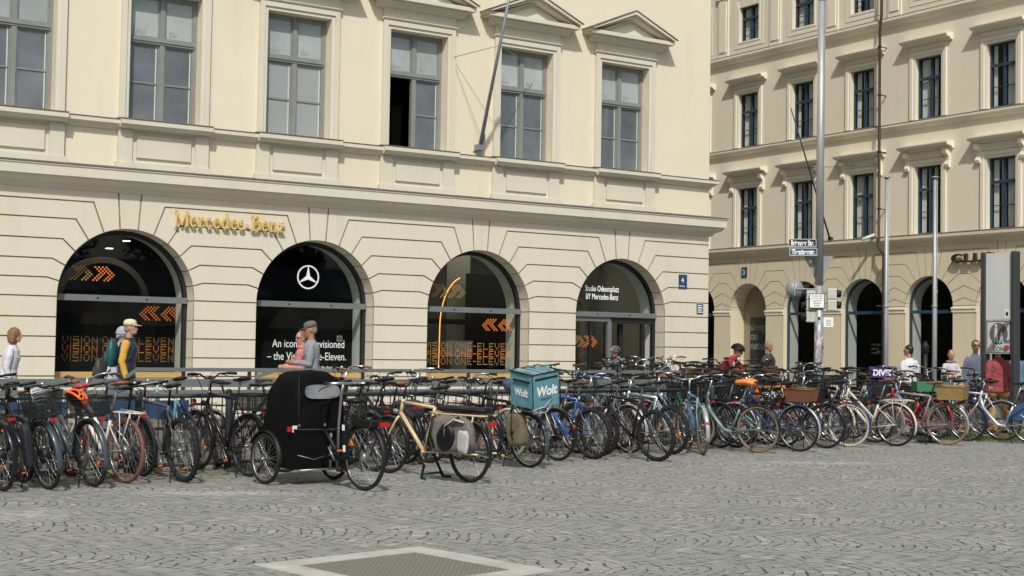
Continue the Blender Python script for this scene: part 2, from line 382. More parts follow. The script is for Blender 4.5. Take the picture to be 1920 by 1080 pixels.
def rustic(T, centres, R, zs, low, J, ztop, khalf, aL, aR, m, depth=.03, inset=.014, vj=None):
    """ground floor stone courses whose joints bend down onto the arches; each block a bevelled face"""
    bm = bmesh.new()
    def face(pts):
        vs = [bm.verts.new(T(a, 0, z)) for a, z in pts]
        try: bm.faces.new(vs)
        except ValueError: pass
    def arc(c, a0, a1, side, n=3):
        # side +1: right-hand flank of the arch; angles measured up from the springing
        return [(c+side*R*cos(radians(a0+(a1-a0)*i/n)), zs+R*sin(radians(a0+(a1-a0)*i/n))) for i in range(n+1)]
    ks = degrees_k = math.degrees(math.acos(khalf[0]/R))
    C = [None]+centres+[None]
    for i in range(len(C)-1):
        cl, cr = C[i], C[i+1]
        L0 = aL if cl is None else None; R0 = aR if cr is None else None
        zz = [0]+low+[zs]
        for k in range(len(zz)-1):
            if zz[k+1]-zz[k] < .02: continue
            l = aL if cl is None else cl+R; r = aR if cr is None else cr-R
            face([(l, zz[k]), (r, zz[k]), (r, zz[k+1]), (l, zz[k+1])])
        JJ = [(0, R, zs)]+J+[(ks, khalf[1], ztop)]
        for k in range(len(JJ)-1):
            (a0, d0, z0), (a1, d1, z1) = JJ[k], JJ[k+1]
            pts = []
            if cl is None: pts += [(aL, z1), (aL, z0)] if True else []
            else:
                pts += list(reversed(([(cl+d1, z1)])))
                pts += list(reversed(arc(cl, a0, a1, 1)))
                if abs(d0-R) > 1e-6 or z0 != zs: pts += [(cl+d0, z0)]
            if cr is None: pts += [(aR, z0), (aR, z1)]
            else:
                if abs(d0-R) > 1e-6 or z0 != zs: pts += [(cr-d0, z0)]
                pts += arc(cr, a0, a1, -1); pts += [(cr-d1, z1)]
            out = []
            for q in pts:
                if not out or hypot(out[-1][0]-q[0], out[-1][1]-q[1]) > 1e-4: out.append(q)
            face(out)
    for c in centres:
        face([(c-khalf[1], ztop)]+arc(c, ks, 90, -1)+list(reversed(arc(c, ks, 90, 1)))[1:]+[(c+khalf[1], ztop)])
    bmesh.ops.recalc_face_normals(bm, faces=bm.faces)
    n0 = V(T(0, 1, 0))-V(T(0, 0, 0))
    for f in bm.faces:
        if f.normal.dot(n0) < 0: f.normal_flip()
    bmesh.ops.inset_individual(bm, faces=list(bm.faces), thickness=inset, depth=depth, use_even_offset=True)
    DJ = mat('dark_joint', (.33, .29, .21), .95, 0, 4, .25)
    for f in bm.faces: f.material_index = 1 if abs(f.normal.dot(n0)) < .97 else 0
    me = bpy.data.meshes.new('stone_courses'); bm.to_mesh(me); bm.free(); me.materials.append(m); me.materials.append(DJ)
    return me
def arch_reveal(g, T, c, R, zs, depth, m, marks, z0=0, side=True):
    """soffit and jambs of an arched opening, with recessed joints"""
    A = sorted(set([0, 180]+[a for a in marks]+[180-a for a in marks])); G = .55
    for a0, a1 in zip(A, A[1:]):
        n = 4
        for i in range(n):
            b0 = radians(a0+G+(a1-a0-2*G)*i/n); b1 = radians(a0+G+(a1-a0-2*G)*(i+1)/n)
            g.add([T(c+R*cos(b), w, zs+R*sin(b)) for b, w in ((b0, 0), (b1, 0), (b1, -depth), (b0, -depth))], [(0, 1, 2, 3)], m)
    for a in A[1:-1]:
        b0, b1 = radians(a-G), radians(a+G); r = R+.03
        P = lambda b, w, q: T(c+q*cos(b), w, zs+q*sin(b))
        g.add([P(b0, 0, r), P(b1, 0, r), P(b1, -depth, r), P(b0, -depth, r), P(b0, 0, R), P(b1, 0, R), P(b1, -depth, R), P(b0, -depth, R)], [(0, 1, 2, 3), (0, 3, 7, 4), (1, 2, 6, 5)], m)
    for sgn in (-1, 1):
        g.add([T(c+sgn*R, 0, z0), T(c+sgn*R, -depth, z0), T(c+sgn*R, -depth, zs), T(c+sgn*R, 0, zs)], [(0, 1, 2, 3)], m)
        for z in ([.51, .86, 1.20, 1.55, 1.89, 2.245] if R > 1.1 else []): g.add([T(c+sgn*(R-.002), 0, z-.010), T(c+sgn*(R-.002), -depth, z-.010), T(c+sgn*(R-.002), -depth, z+.010), T(c+sgn*(R-.002), 0, z+.010)], [(0, 1, 2, 3)], MATS['dark_joint'])
def arch_poly(c, R, zs, z0, n=24, a0=0, a1=180):
    return [(c+R*cos(radians(a0+(a1-a0)*i/n)), zs+R*sin(radians(a0+(a1-a0)*i/n))) for i in range(n+1)]+([(c-R, z0), (c+R, z0)] if z0 is not None else [])
def arch_ring(g, T, c, R, t, zs, z0, w0, w1, m, n=28):
    """flat ring frame of an arch incl. legs down to z0"""
    out = [(c+R, z0)]+[(c+R*cos(pi*i/n), zs+R*sin(pi*i/n)) for i in range(n+1)]+[(c-R, z0)]
    r = R-t; inn = [(c+r, z0)]+[(c+r*cos(pi*i/n), zs+r*sin(pi*i/n)) for i in range(n+1)]+[(c-r, z0)]
    K = len(out); vs = []
    for w in (w0, w1): vs += [T(a, w, z) for a, z in out]+[T(a, w, z) for a, z in inn]
    fs = []
    for i in range(K-1):
        fs += [(i, i+1, K+i+1, K+i), (2*K+i, 3*K+i, 3*K+i+1, 2*K+i+1), (i, 2*K+i, 2*K+i+1, i+1), (K+i, K+i+1, 3*K+i+1, 3*K+i)]
    g.add(vs, fs, m)

def sheet(g, poly, w, m, T): g.add([T(a, w, z) for a, z in poly], [tuple(range(len(poly)))], m)
# dot-matrix lettering
DOT = {'V': ('10001', '10001', '10001', '01010', '00100'), 'I': ('1', '1', '1', '1', '1'), 'S': ('11111', '10000', '11111', '00001', '11111'),
       'O': ('01110', '10001', '10001', '10001', '01110'), 'N': ('10001', '11001', '10101', '10011', '10001'), 'E': ('11111', '10000', '11110', '10000', '11111'),
       'L': ('10000', '10000', '10000', '10000', '11111'), '-': ('000', '000', '111', '000', '000'), ' ': ('0', '0', '0', '0', '0')}
def dots(g, T, s, a0, a1, zb, h, w, m, clip=1e9, rows=5):
    cols = sum(len(DOT[c][0])+1.4 for c in s)-1.4; p = (a1-a0)/cols; q = h/rows; x = a0
    for c in s:
        G = DOT[c]
        for r, line in enumerate(G):
            for k, b in enumerate(line):
                if b == '1':
                    ax = x+k*p; az = zb+(rows-1-r)*q
                    if ax+p*.7 < clip: fbox(g, T, ax, ax+p*.68, w, w+.004, az, az+q*.62, m)
        x += (len(G[0])+1.4)*p
def chevron(g, T, a, z, dirn, size, w, ms, clip=1e9):
    q = size/8
    for r in range(8):
        t = r if r < 4 else 7-r
        for rep in (0, 5):
            for k in range(4):
                cx = t+k+rep
                if (r+cx) % 2: continue
                ax = a+dirn*cx*q
                if ax+q < clip: fbox(g, T, ax+q*.08, ax+q*.92, w, w+.004, z+(r+.08)*q, z+(r+.92)*q, ms[0])
    return g

# ------------------------------------------------------------------ the cream shop building
CA = [4.435+3.727*i for i in range(5)]; RA = 1.24; ZS = 2.25; XR = 21.9
HA = thing('shop_building', 'cream yellow corner building with arched shop windows and rusticated ground floor', 'building', (14, 25, 0))
JA = [(12.5, 1.425, 2.58), (26, 1.345, 2.91), (40, 1.175, 3.26), (54.4, .955, 3.62), (68.6, .655, 3.94)]
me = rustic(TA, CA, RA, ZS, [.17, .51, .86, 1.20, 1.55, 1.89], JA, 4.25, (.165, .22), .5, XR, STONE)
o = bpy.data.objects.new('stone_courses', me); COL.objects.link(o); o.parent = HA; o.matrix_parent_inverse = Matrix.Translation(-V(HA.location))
for c in CA: g = MB(); arch_reveal(g, TA, c, RA, ZS, .36, STONE, [12.5, 26, 40, 54.4, 68.6, 82.4]); g.build('arch_reveal', HA, True)
# upper storey
WIN = [(18.70-2.654*k, 20.04-2.654*k) for k in range(6)]
g = MB(); wall_grid(g, TA, -6, XR, 4.52, 30, [(a, b, 5.47, 7.86) for a, b in WIN], CREAM, .30)
g.add([(XR, 25, 0), (XR, 60, 0), (XR, 60, 30), (XR, 25, 30)], [(0, 1, 2, 3)], CREAM)
g.add([(XR+.0, 25, 0), (-6, 25, 4.2), (-6, 60, 0), (-6, 60, 30), (-6, 25, 30)], [(1, 2, 3, 4)], CREAM)
g.box((-6, 25, 29.9), (XR, 60, 30.2), CREAM); g.build('wall', HA, True)
g = MB()
fprofile(g, TA, -6, XR, [(0, 4.13), (.06, 4.15), (.10, 4.22), (.22, 4.26), (.26, 4.34), (.30, 4.345), (.30, 4.50), (.32, 4.52), (.32, 4.545), (.0, 4.60)], TRIM, 1)
g.box((XR, 25.002, 4.26), (XR+.30, 60, 4.52), TRIM); g.build('cornice', HA, True)
LEAD = mat('lead_flashing', (.16, .155, .13), .6, .3, 5, .2)
g = MB(); fprofile(g, TA, -6, XR+.02, [(0, 4.602), (.335, 4.548), (.335, 4.562), (0, 4.62)], LEAD, 1); g.build('flashing', HA, True)
g = MB(); fprofile(g, TA, -6, XR, [(0, 5.27), (.05, 5.28), (.09, 5.33), (.14, 5.36), (.17, 5.37), (.17, 5.445), (0, 5.468)], TRIM, 1)
for a, b in WIN:
    fprofile(g, TA, a-.19, b+.19, [(.17, 5.30), (.20, 5.31), (.23, 5.345), (.27, 5.37), (.27, 5.455), (.0, 5.485)], TRIM)
g.build('sill_band', HA, True)
g = MB()
for k, (a, b) in enumerate(WIN): fprofile(g, TA, a-.20, b+.20, [(.0, 5.488), (.285, 5.458), (.285, 5.470), (.0, 5.50)], LEAD)
fprofile(g, TA, -6, XR+.02, [(.0, 5.470), (.185, 5.448), (.185, 5.456), (.0, 5.478)], LEAD, 1)
g.build('sill_flashing', HA, True)
# pedestals under the windows
for k, (a, b) in enumerate(WIN):
    g = MB(); x0, x1 = a-.18, b+.18
    fbox(g, TA, x0-.04, x1+.04, .002, .11, 4.55, 4.70, TRIM)
    fbox(g, TA, x0, x0+.26, .002, .075, 4.70, 5.30, TRIM); fbox(g, TA, x1-.26, x1, .002, .075, 4.70, 5.30, TRIM)
    fbox(g, TA, x0+.26, x1-.26, .002, .03, 4.70, 5.30, TRIM); fbox(g, TA, x0+.34, x1-.34, .03, .07, 4.80, 5.20, TRIM)
    g.build('pedestal', HA, True)
    # architrave
    g = MB(); s = .17
    for (q0, q1, ww) in ((0, .07, .045), (.07, .17, .075)):
        fbox(g, TA, a-q1, a-q0, .002, ww, 5.49, 7.86+q1, TRIM); fbox(g, TA, b+q0, b+q1, .002, ww, 5.49, 7.86+q1, TRIM)
        fbox(g, TA, a-q0, b+q0, .002, ww, 7.86+q0, 7.86+q1, TRIM)
    fprofile(g, TA, a-.20, b+.20, [(.002, 8.03), (.09, 8.035), (.11, 8.06), (.11, 8.075), (.002, 8.085)], TRIM)
    fbox(g, TA, a-.17, b+.17, .003, .06, 8.085, 8.27, TRIM); g.build('architrave', HA, True)
    # pediment
    g = MB(); c = (a+b)/2; hw = 1.2
    fprofile(g, TA, c-hw+.18, c+hw-.18, [(.002, 8.26), (.12, 8.28), (.16, 8.33), (.26, 8.36), (.26, 8.40), (.002, 8.40)], TRIM)
    fbox(g, TA, c-hw+.04, c+hw-.04, .002, .34, 8.40, 8.48, TRIM)
    ap = 9.02; th = .12
    for sg in (-1, 1):
        for (e0, e1, ww) in ((0, .07, .40), (.07, .14, .31)):
            g.prism([(c+sg*(hw+.0), 8.50-e0*1.05), (c, ap-e0*1.1), (c, ap-e1*1.1), (c+sg*(hw-e1*.9), 8.50-min(e1, .02))], .002, ww+(.001 if sg > 0 else 0), TRIM, TA)
        g.prism([(c+sg*(hw+.02), 8.515), (c, ap+.015), (c, ap), (c+sg*hw, 8.502)], .002, .42+(.001 if sg > 0 else 0), LEAD, TA)
    g.prism([(c-hw+.25, 8.48), (c+hw-.25, 8.48), (c, ap-.16)], .002, .12, TRIM, TA)
    g.prism([(c-hw+.55, 8.50), (c+hw-.55, 8.50), (c, ap-.26)], .12, .15, TRIM, TA)
    g.build('pediment', HA, True)
def blind_mat():
    m, n, p = new_mat('grey_blinds_behind_glass'); N = n.nodes; tc = N.new('ShaderNodeTexCoord'); w = N.new('ShaderNodeTexWave'); w.bands_direction = 'Z'; w.inputs['Scale'].default_value = 9.0; w.inputs['Distortion'].default_value = .4
    n.links.new(tc.outputs['Object'], w.inputs[0]); r = N.new('ShaderNodeValToRGB'); r.color_ramp.elements[0].color = (.25, .275, .27, 1); r.color_ramp.elements[1].color = (.36, .385, .38, 1)
    n.links.new(w.outputs[0], r.inputs[0]); n.links.new(r.outputs[0], p.inputs['Base Color']); p.inputs['Roughness'].default_value = .06; return m
BLIND = blind_mat()
PANE_L = mat('dim_blue_grey_pane', (.12, .135, .145), .05, 0, .9, .4, .12, 1.2, spec=.9)
PANE_U = mat('upper_pane_painted_sky', (.36, .40, .39), .08, 0, .7, .22, spec=.8)  # pale base colour paints in the sky reflection of the upper panes
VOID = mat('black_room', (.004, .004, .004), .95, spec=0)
FAINT = mat('faint_pane_lettering', (.22, .25, .245), .3)
for k, (a, b) in enumerate(WIN):
    g = MB(); wf = -.20; d0, d1 = -.27, wf; fw = .065; c = (a+b)/2; zt = 6.98
    for z0, z1 in ((5.47, 7.86),):
        zt = z0+.64*(z1-z0)
        fbox(g, TA, a, a+fw, d0, d1, z0, z1, WGREEN); fbox(g, TA, b-fw, b, d0, d1, z0, z1, WGREEN)
        fbox(g, TA, a+fw, b-fw, d0, d1, z0, z0+.055, WGREEN); fbox(g, TA, a+fw, b-fw, d0, d1, z1-fw, z1, WGREEN)
        fbox(g, TA, a+fw, b-fw, d0, d1+.03, zt-.055, zt+.055, WGREEN); fbox(g, TA, a+fw, b-fw, d0, d1+.05, zt-.015, zt+.02, WGREEN)
        for z2, z3 in ((z0+.055, zt-.055), (zt+.055, z1-fw)): fbox(g, TA, c-.045, c+.045, d0, d1+.02, z2, z3, WGREEN)
        for s0, s1 in ((a+fw, c-.045), (c+.045, b-fw)):
            zm = z0+(zt-z0)*.49
            op = (k == 2 and s0 < c and z0 < 6)
            for z2, z3, bar in ((z0+.055, zt-.055, not op), (zt+.055, z1-fw, False)):
                if op and bar is False and z2 < zt and z3 < zt: continue
                fbox(g, TA, s0, s0+.03, d0, d1-.01, z2, z3, WGREEN); fbox(g, TA, s1-.03, s1, d0, d1-.01, z2, z3, WGREEN)
                fbox(g, TA, s0+.03, s1-.03, d0, d1-.01, z2, z2+.03, WGREEN); fbox(g, TA, s0+.03, s1-.03, d0, d1-.01, z3-.03, z3, WGREEN)
                if bar: fbox(g, TA, s0+.03, s1-.03, d0+.01, d1-.015, zm-.015, zm+.015, WGREEN)
    wn = g.build('window', HA, True)
    for z0, z1 in ((5.47, 7.86),):
        zt = z0+.64*(z1-z0)
        for s0, s1 in ((a+fw+.03, c-.075), (c+.075, b-fw-.03)):
            q = MB()
            if k == 2 and s0 < c and z0 < 6:
                fbox(q, TA, s0-.03, s1+.03, -.9, -.6, z0+.05, zt-.05, VOID)
            else:
                fbox(q, TA, s0, s1, -.245, -.235, z0+.085, zt-.085, BLIND if k == 3 else PANE_L)
                fbox(q, TA, s1-.035, s1-.012, -.235, -.229, z0+.09, zt-.09, mat('pale_pane_edge', (.55, .58, .55), .4))
            fbox(q, TA, s0, s1, -.245, -.235, zt+.085, z1-fw-.03, PANE_U)
            pn = q.build('pane', None); pn.parent = wn
    if k <= 4:
        for sx, tt in ((a+.12, 'Julius'), (c+.14, 'Bär')):
            text(tt, .15, .0005, FAINT, (sx, 25.234, 7.12), (1, 0), 'pane_lettering', wn, .8).matrix_parent_inverse = Matrix.Identity(4)
# opened casement seen edge-on
g = MB(); a = WIN[2][0]; g.box((a+.075, 25.20, 5.53), (a+.105, 25.72, 6.92), WGREEN); o = g.build('open_casement', HA, True)
g = MB(); a, b = WIN[2]
fbox(g, TA, a-.4, b+.4, -2.2, -2.1, 5.3, 8, VOID); g.build('room_wall', HA, True)

# arched shop windows
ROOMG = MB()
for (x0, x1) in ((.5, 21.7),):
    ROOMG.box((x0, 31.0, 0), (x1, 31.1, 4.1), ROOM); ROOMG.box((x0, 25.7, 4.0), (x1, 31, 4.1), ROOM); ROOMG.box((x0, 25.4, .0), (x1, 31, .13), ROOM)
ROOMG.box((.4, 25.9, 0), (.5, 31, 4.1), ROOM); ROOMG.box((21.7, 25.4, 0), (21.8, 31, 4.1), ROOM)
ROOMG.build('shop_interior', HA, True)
for k, c in enumerate(CA):
    z0 = .13; wf = -.30
    g = MB(); arch_ring(g, TA, c, RA, .075, ZS, z0, wf-.09, wf, DARKM)
    fbox(g, TA, c-RA+.02, c+RA-.02, wf-.08, wf+.05, 2.20, 2.31, GREY)
    for dx in (-.45, .45): fbox(g, TA, c+dx-.018, c+dx+.018, wf+.05, wf+.056, 2.24, 2.27, DARKM)
    sw = g.build('shop_window', HA, True)
    def sub(g, name): 
        o = g.build(name, None); o.parent = sw; return o
    # inner jamb lining
    g = MB(); n = 24; r = RA-.03; d = .42
    P = [(c+r, z0)]+[(c+r*cos(pi*i/n), ZS+r*sin(pi*i/n)) for i in range(n+1)]+[(c-r, z0)]
    for p0, p1 in zip(P, P[1:]): g.add([TA(p0[0], wf-.09, p0[1]), TA(p1[0], wf-.09, p1[1]), TA(p1[0], wf-.09-d, p1[1]), TA(p0[0], wf-.09-d, p0[1])], [(0, 1, 2, 3)], JAMB)
    sub(g, 'inner_lining')
    g = MB(); sheet(g, arch_poly(c, RA-.06, ZS, .93 if k < 4 else z0), wf-.047, GLASS, TA)
    if k < 4: sub(g, 'glass')
    else:
        g = MB(); sheet(g, arch_poly(c, RA-.06, ZS, 2.2, 24), wf-.047, GLASS, TA); sub(g, 'glass')
    if k < 4:
        g = MB(); fbox(g, TA, c-RA+.06, c+RA-.06, wf-.12, wf-.0, .83, .93, OCHRE); fbox(g, TA, c-RA+.04, c+RA-.04, wf-.10, wf-.02, .13, .83, STONE); sub(g, 'wooden_base')
    wb = wf-.09-d
    if k in (0, 1, 2):
        g = MB(); fbox(g, TA, c-RA-.3, c+RA+.3, wb-.05, wb, .1, 2.24, BLACKB); sub(g, 'display_board')
    if k in (0, 1):      # display board lettering, printed on the board
        g = MB(); x0 = c-RA+.34; x1 = c+RA-.05; clip = c+RA+.1
        for zz, mm in ((1.43, AMBER), (1.27, ORANGE), (1.11, AMBER)): dots(g, TA, 'VISION ONE-ELEVEN', x0, x1, zz, .15, wb+.002, mm, clip)
        for ax in (c+.60, c+1.01): chevron(g, TA, ax+.28, 1.88, -1, .27, wb+.002, (ORANGE,))
        sub(g, 'dot_lettering')
        g = MB()
        for i2, ax in enumerate((c-.93, c-.53)): chevron(g, TA, ax, 2.56, 1, .27, wf-.044, (AMBER if i2 == 0 else ORANGE,))
        sub(g, 'dot_chevrons')
    if k == 2:           # star emblem and slogan on the glass
        g = MB(); R0 = .235; cc = (c-.02, 2.80); n = 40
        for i in range(n):
            b0, b1 = 2*pi*i/n, 2*pi*(i+1)/n
            g.prism([(cc[0]+q*cos(b), cc[1]+q*sin(b)) for b, q in ((b0, R0), (b1, R0), (b1, R0*.88), (b0, R0*.88))], wf-.044, wf-.038, WHITE, TA)
        for q in (90, 210, 330):
            A = radians(q); t = .042; u = (cos(A), sin(A)); v = (-sin(A), cos(A))
            g.prism([(cc[0]+u[0]*R0*.9+v[0]*.006, cc[1]+u[1]*R0*.9+v[1]*.006), (cc[0]+v[0]*t-u[0]*.0, cc[1]+v[1]*t), (cc[0]-u[0]*t*.5, cc[1]-u[1]*t*.5), (cc[0]-v[0]*t, cc[1]-v[1]*t), (cc[0]+u[0]*R0*.9-v[0]*.006, cc[1]+u[1]*R0*.9-v[1]*.006)], wf-.044, wf-.037+q*1e-6, WHITE, TA)
        sub(g, 'star_emblem')
        for s_, sz, dx, zz, xs in (('An iconic reenvisioned', .225, .27, 1.42, .76), ('– the Vision One-Eleven.', .225, .24, 1.17, .76), ('The iconic C 111 is opening the door', .085, .25, 1.0, .85), ('to a new luxury', .085, .25, .88+.02, .85)):
            o = text(s_, sz, .001, GLOWTXT, (c+dx-.02, 25-(wb+.003), zz), (1, 0), 'lettering', None, xs, 'CENTER'); o.parent = sw
        g = MB(); fbox(g, TA, c+.86, c+.98, wb+.002, wb+.006, 1.55, 1.67, WHITE); fbox(g, TA, c+.88, c+.96, wb+.006, wb+.008, 1.57, 1.65, mat('grey_print', (.3, .3, .3))); sub(g, 'notice')
    if k == 3:
        g = MB()
        for zz, mm in ((1.43, AMBER), (1.27, ORANGE), (1.11, AMBER)): dots(g, TA, 'VISION ONE-ELEVEN', c-RA+.14, c+RA-.20, zz, .15, wf-.044, mm)
        for ax in (c+.46, c+.86): chevron(g, TA, ax+.2, 1.83, -1, .26, wf-.044, (ORANGE,))
        for ax in (c-.95, c-.55): chevron(g, TA, ax, 2.50, 1, .28, wf-.044, (AMBER,))
        sub(g, 'dot_lettering')
    if k == 4:
        for s_, sz, zz in (('Studio Odeonsplatz', .185, 2.77), ('BY Mercedes-Benz', .185, 2.59)):
            o = text(s_, sz, .001, GLOWTXT, (c-.27, 25-wf+.038, zz), (1, 0), 'lettering', None, .64, 'CENTER'); o.parent = sw
        g = MB(); g2 = GREY     # glazed door screen
        fbox(g, TA, c-RA+.05, c-.04, wf-.09, wf-.0, 2.10, 2.20, g2); fbox(g, TA, c-.12, c-.02, wf-.09, wf+.005, .13, 2.10, g2)
        fbox(g, TA, c-.62, c-.56, wf-.09, wf-.02, .13, 2.10, DARKM)
        fbox(g, TA, c-.02, c+RA-.05, wf-.09, wf-.01, 2.06, 2.20, DARKM); fbox(g, TA, c+.36, c+.46, wf-.30, wf-.2, .13, 2.06, DARKM)
        fbox(g, TA, c-.02, c+.06, wf-.30, wf-.2, .13, 2.06, DARKM); fbox(g, TA, c+.86, c+.96, wf-.1, wf-.02, .13, 2.06, DARKM)
        sub(g, 'door_frame')
        g = MB(); sheet(g, [(c-RA+.06, .13), (c-.12, .13), (c-.12, 2.1), (c-RA+.06, 2.1)], wf-.047, GLASS, TA)
        for ax in (c-1.12, c-.78): chevron(g, TA, ax, 1.52, 1, .26, wf-.044, (AMBER if ax < c-1 else ORANGE,))
        sub(g, 'side_pane')
# things seen inside: cream pillars, white plinth, glowing arc
g = MB(); IN = mat('inner_cream_wall', (.42, .40, .32), .8)
for bx in (((17.2, 28.6, .13), (17.6, 29.0, 3.9)), ((16.1, 28.9, .13), (16.6, 29, 3.6)), ((20.5, 28.8, .13), (20.9, 29.2, 3.9))): g = MB(); g.box(*bx, IN); g.build('interior_pillar', HA, True)
g = MB()
g.box((19.6, 28.8, .13), (19.9, 29.0, 3.9), IN); g.build('interior_pillar', HA, True)
g = MB(); g.box((16.2, 27.3, 1.25), (16.9, 27.8, 1.62), WHITE); g.box((16.35, 27.3, .13), (16.75, 27.7, 1.25), IN); g.build('white_plinth', HA, True)
pts = []
for i in range(24):
    t = i/23
    pts.append((15.36+.04*t, 26.2, .3+2.7*t) if t < .6 else (15.384+.62*(1-cos((t-.6)/.4*1.35)), 26.2, 1.92+1.08*sin((t-.6)/.4*1.35)))
g = MB(); g.tube(pts, .012, mat('glowing_orange_tube', (1, .42, .10), .4, emit=2.2), 6); g.build('light_arc', HA, True)
g = MB()
for px, py, z in ((8.6, 27.5, 3.3), (9.1, 28, 3.5)): g.cbox((px, py, z), (.12, .12, .015), mat('ceiling_spot', (1, .95, .85), emit=3))
g.build('ceiling_spot', HA, True)

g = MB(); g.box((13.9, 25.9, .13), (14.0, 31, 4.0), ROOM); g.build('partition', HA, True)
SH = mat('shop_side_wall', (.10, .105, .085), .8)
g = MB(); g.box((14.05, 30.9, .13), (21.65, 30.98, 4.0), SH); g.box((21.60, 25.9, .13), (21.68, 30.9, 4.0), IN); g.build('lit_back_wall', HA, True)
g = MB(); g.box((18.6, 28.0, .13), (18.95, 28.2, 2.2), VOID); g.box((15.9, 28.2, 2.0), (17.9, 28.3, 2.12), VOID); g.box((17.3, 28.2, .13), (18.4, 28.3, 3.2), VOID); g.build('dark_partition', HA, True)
for ax in (19.3, 20.2):
    g = MB(); arch_ring(g, TA, ax, .55, .12, 2.3, .13, -3.3, -3.1, IN); g.build('inner_arch', HA, True)
al = bpy.data.lights.new('shop_ceiling_light', 'AREA'); al.shape = 'RECTANGLE'; al.size = 5; al.size_y = 2.5; al.energy = 42; al.color = (1, .93, .8)
ao = bpy.data.objects.new('shop_ceiling_light', al); COL.objects.link(ao); ao.location = (17.8, 28.4, 3.9)
g = MB(); g.box((7.0, 28.5, 2.3), (7.9, 28.6, 3.3), mat('dim_inner_panel', (.10, .09, .065), .9)); arch_ring(g, TA, 8.6, .95, .12, 2.2, .13, -3.0, -2.8, mat('dim_inner_panel', (.10, .09, .065))); g.build('inner_wall_panel', HA, True)
al = bpy.data.lights.new('spot_light', 'AREA'); al.size = 1.5; al.energy = 22; al.color = (1, .9, .75); ao = bpy.data.objects.new('ceiling_light', al); COL.objects.link(ao); ao.location = (8.8, 27.3, 3.85)

# gold lettering, cut from thick and thin strokes with serifs
GL = {'M': (1.0, [((.12, 0), (.12, 1), .05), ((.12, 1), (.5, .08), .13), ((.5, .08), (.86, 1), .05), ((.88, 1), (.88, 0), .14), ((0, .02), (.26, .02), .05), ((.72, .02), (1.02, .02), .05), ((0, .98), (.18, .98), .05), ((.82, .98), (1.02, .98), .05)]),
      'B': (.72, [((.16, 0), (.16, 1), .14), ((0, .98), (.4, .98), .05), ((0, .02), (.42, .02), .05), ((.16, .52), (.42, .52), .05)]),
      'r': (.46, [((.13, 0), (.13, .66), .13), ((0, .02), (.28, .02), .05), ((0, .64), (.14, .64), .05), ((.13, .48), (.28, .63), .06), ((.28, .63), (.42, .60), .10)]),
      'n': (.62, [((.12, 0), (.12, .66), .13), ((0, .02), (.26, .02), .05), ((0, .64), (.14, .64), .05), ((.12, .50), (.30, .65), .06), ((.30, .65), (.47, .56), .09), ((.48, .58), (.48, 0), .13), ((.36, .02), (.62, .02), .05)]),
      'd': (.62, [((.46, 0), (.46, 1), .13), ((.34, .98), (.46, .98), .05), ((.46, .02), (.6, .02), .05)]), 'z': (.52, [((.04, .63), (.46, .63), .06), ((.46, .62), (.06, .04), .12), ((.04, .03), (.5, .03), .07)]),
      'e': (.56, [((.08, .36), (.48, .36), .05)]), 'c': (.50, []), 's': (.46, []), '-': (.36, [((.04, .34), (.3, .34), .09)])}
def ring(cx, cz, rx, rz, a0, a1, tv, th, n=16):
    o = []
    for i in range(n):
        b0 = radians(a0+(a1-a0)*i/n); b1 = radians(a0+(a1-a0)*(i+1)/n)
        q = []
        for b in (b0, b1): q.append((b, tv*abs(cos(b))+th*abs(sin(b))))
        o.append([(cx+(rx+e/2)*cos(b), cz+(rz+e/2)*sin(b)) for b, e in q]+[(cx+(rx-e/2)*cos(b), cz+(rz-e/2)*sin(b)) for b, e in reversed(q)])
    return o
RING = {'e': [(.28, .33, .21, .31, 0, 320)], 'c': [(.28, .33, .21, .31, 40, 320)], 'd': [(.27, .33, .20, .31, 40, 320)], 's': [(.22, .48, .14, .15, 30, 270), (.24, .17, .15, .15, -150, 90)],
        'B': [(.40, .75, .19, .22, -90, 90), (.42, .27, .23, .24, -90, 90)]}
sg = thing('shop_sign', 'raised gold serif lettering on the stone above the two left arched windows', 'sign', (10.05, 25, 3.6))
x = 8.98; H = .285
wsum = sum(GL[c][0]+.08 for c in 'Mercedes-Benz'); k = (11.17-8.98)/wsum/H*1.0
for ch in 'Mercedes-Benz':
    g = MB(); wd, st = GL[ch]; j = 0
    for (p, q, t) in st:
        d = V((q[0]-p[0], q[1]-p[1])); 
        n_ = V((-d.y, d.x)).normalized()*t/2; j += 1
        n_ = V((n_.x, n_.y)); P = [(p[0]+n_.x, p[1]+n_.y), (q[0]+n_.x, q[1]+n_.y), (q[0]-n_.x, q[1]-n_.y), (p[0]-n_.x, p[1]-n_.y)]
        g.prism([(x+a*H*k, 3.61+b*H) for a, b in P], .07, .12+j*.0008, GOLD, TA)
    for rg in RING.get(ch, []):
        for P in ring(*rg, .13, .05): g.prism([(x+a*H*k, 3.61+b*H) for a, b in P], .07, .1185, GOLD, TA)
    g.build('letter', sg, True); x += (wd+.08)*H*k

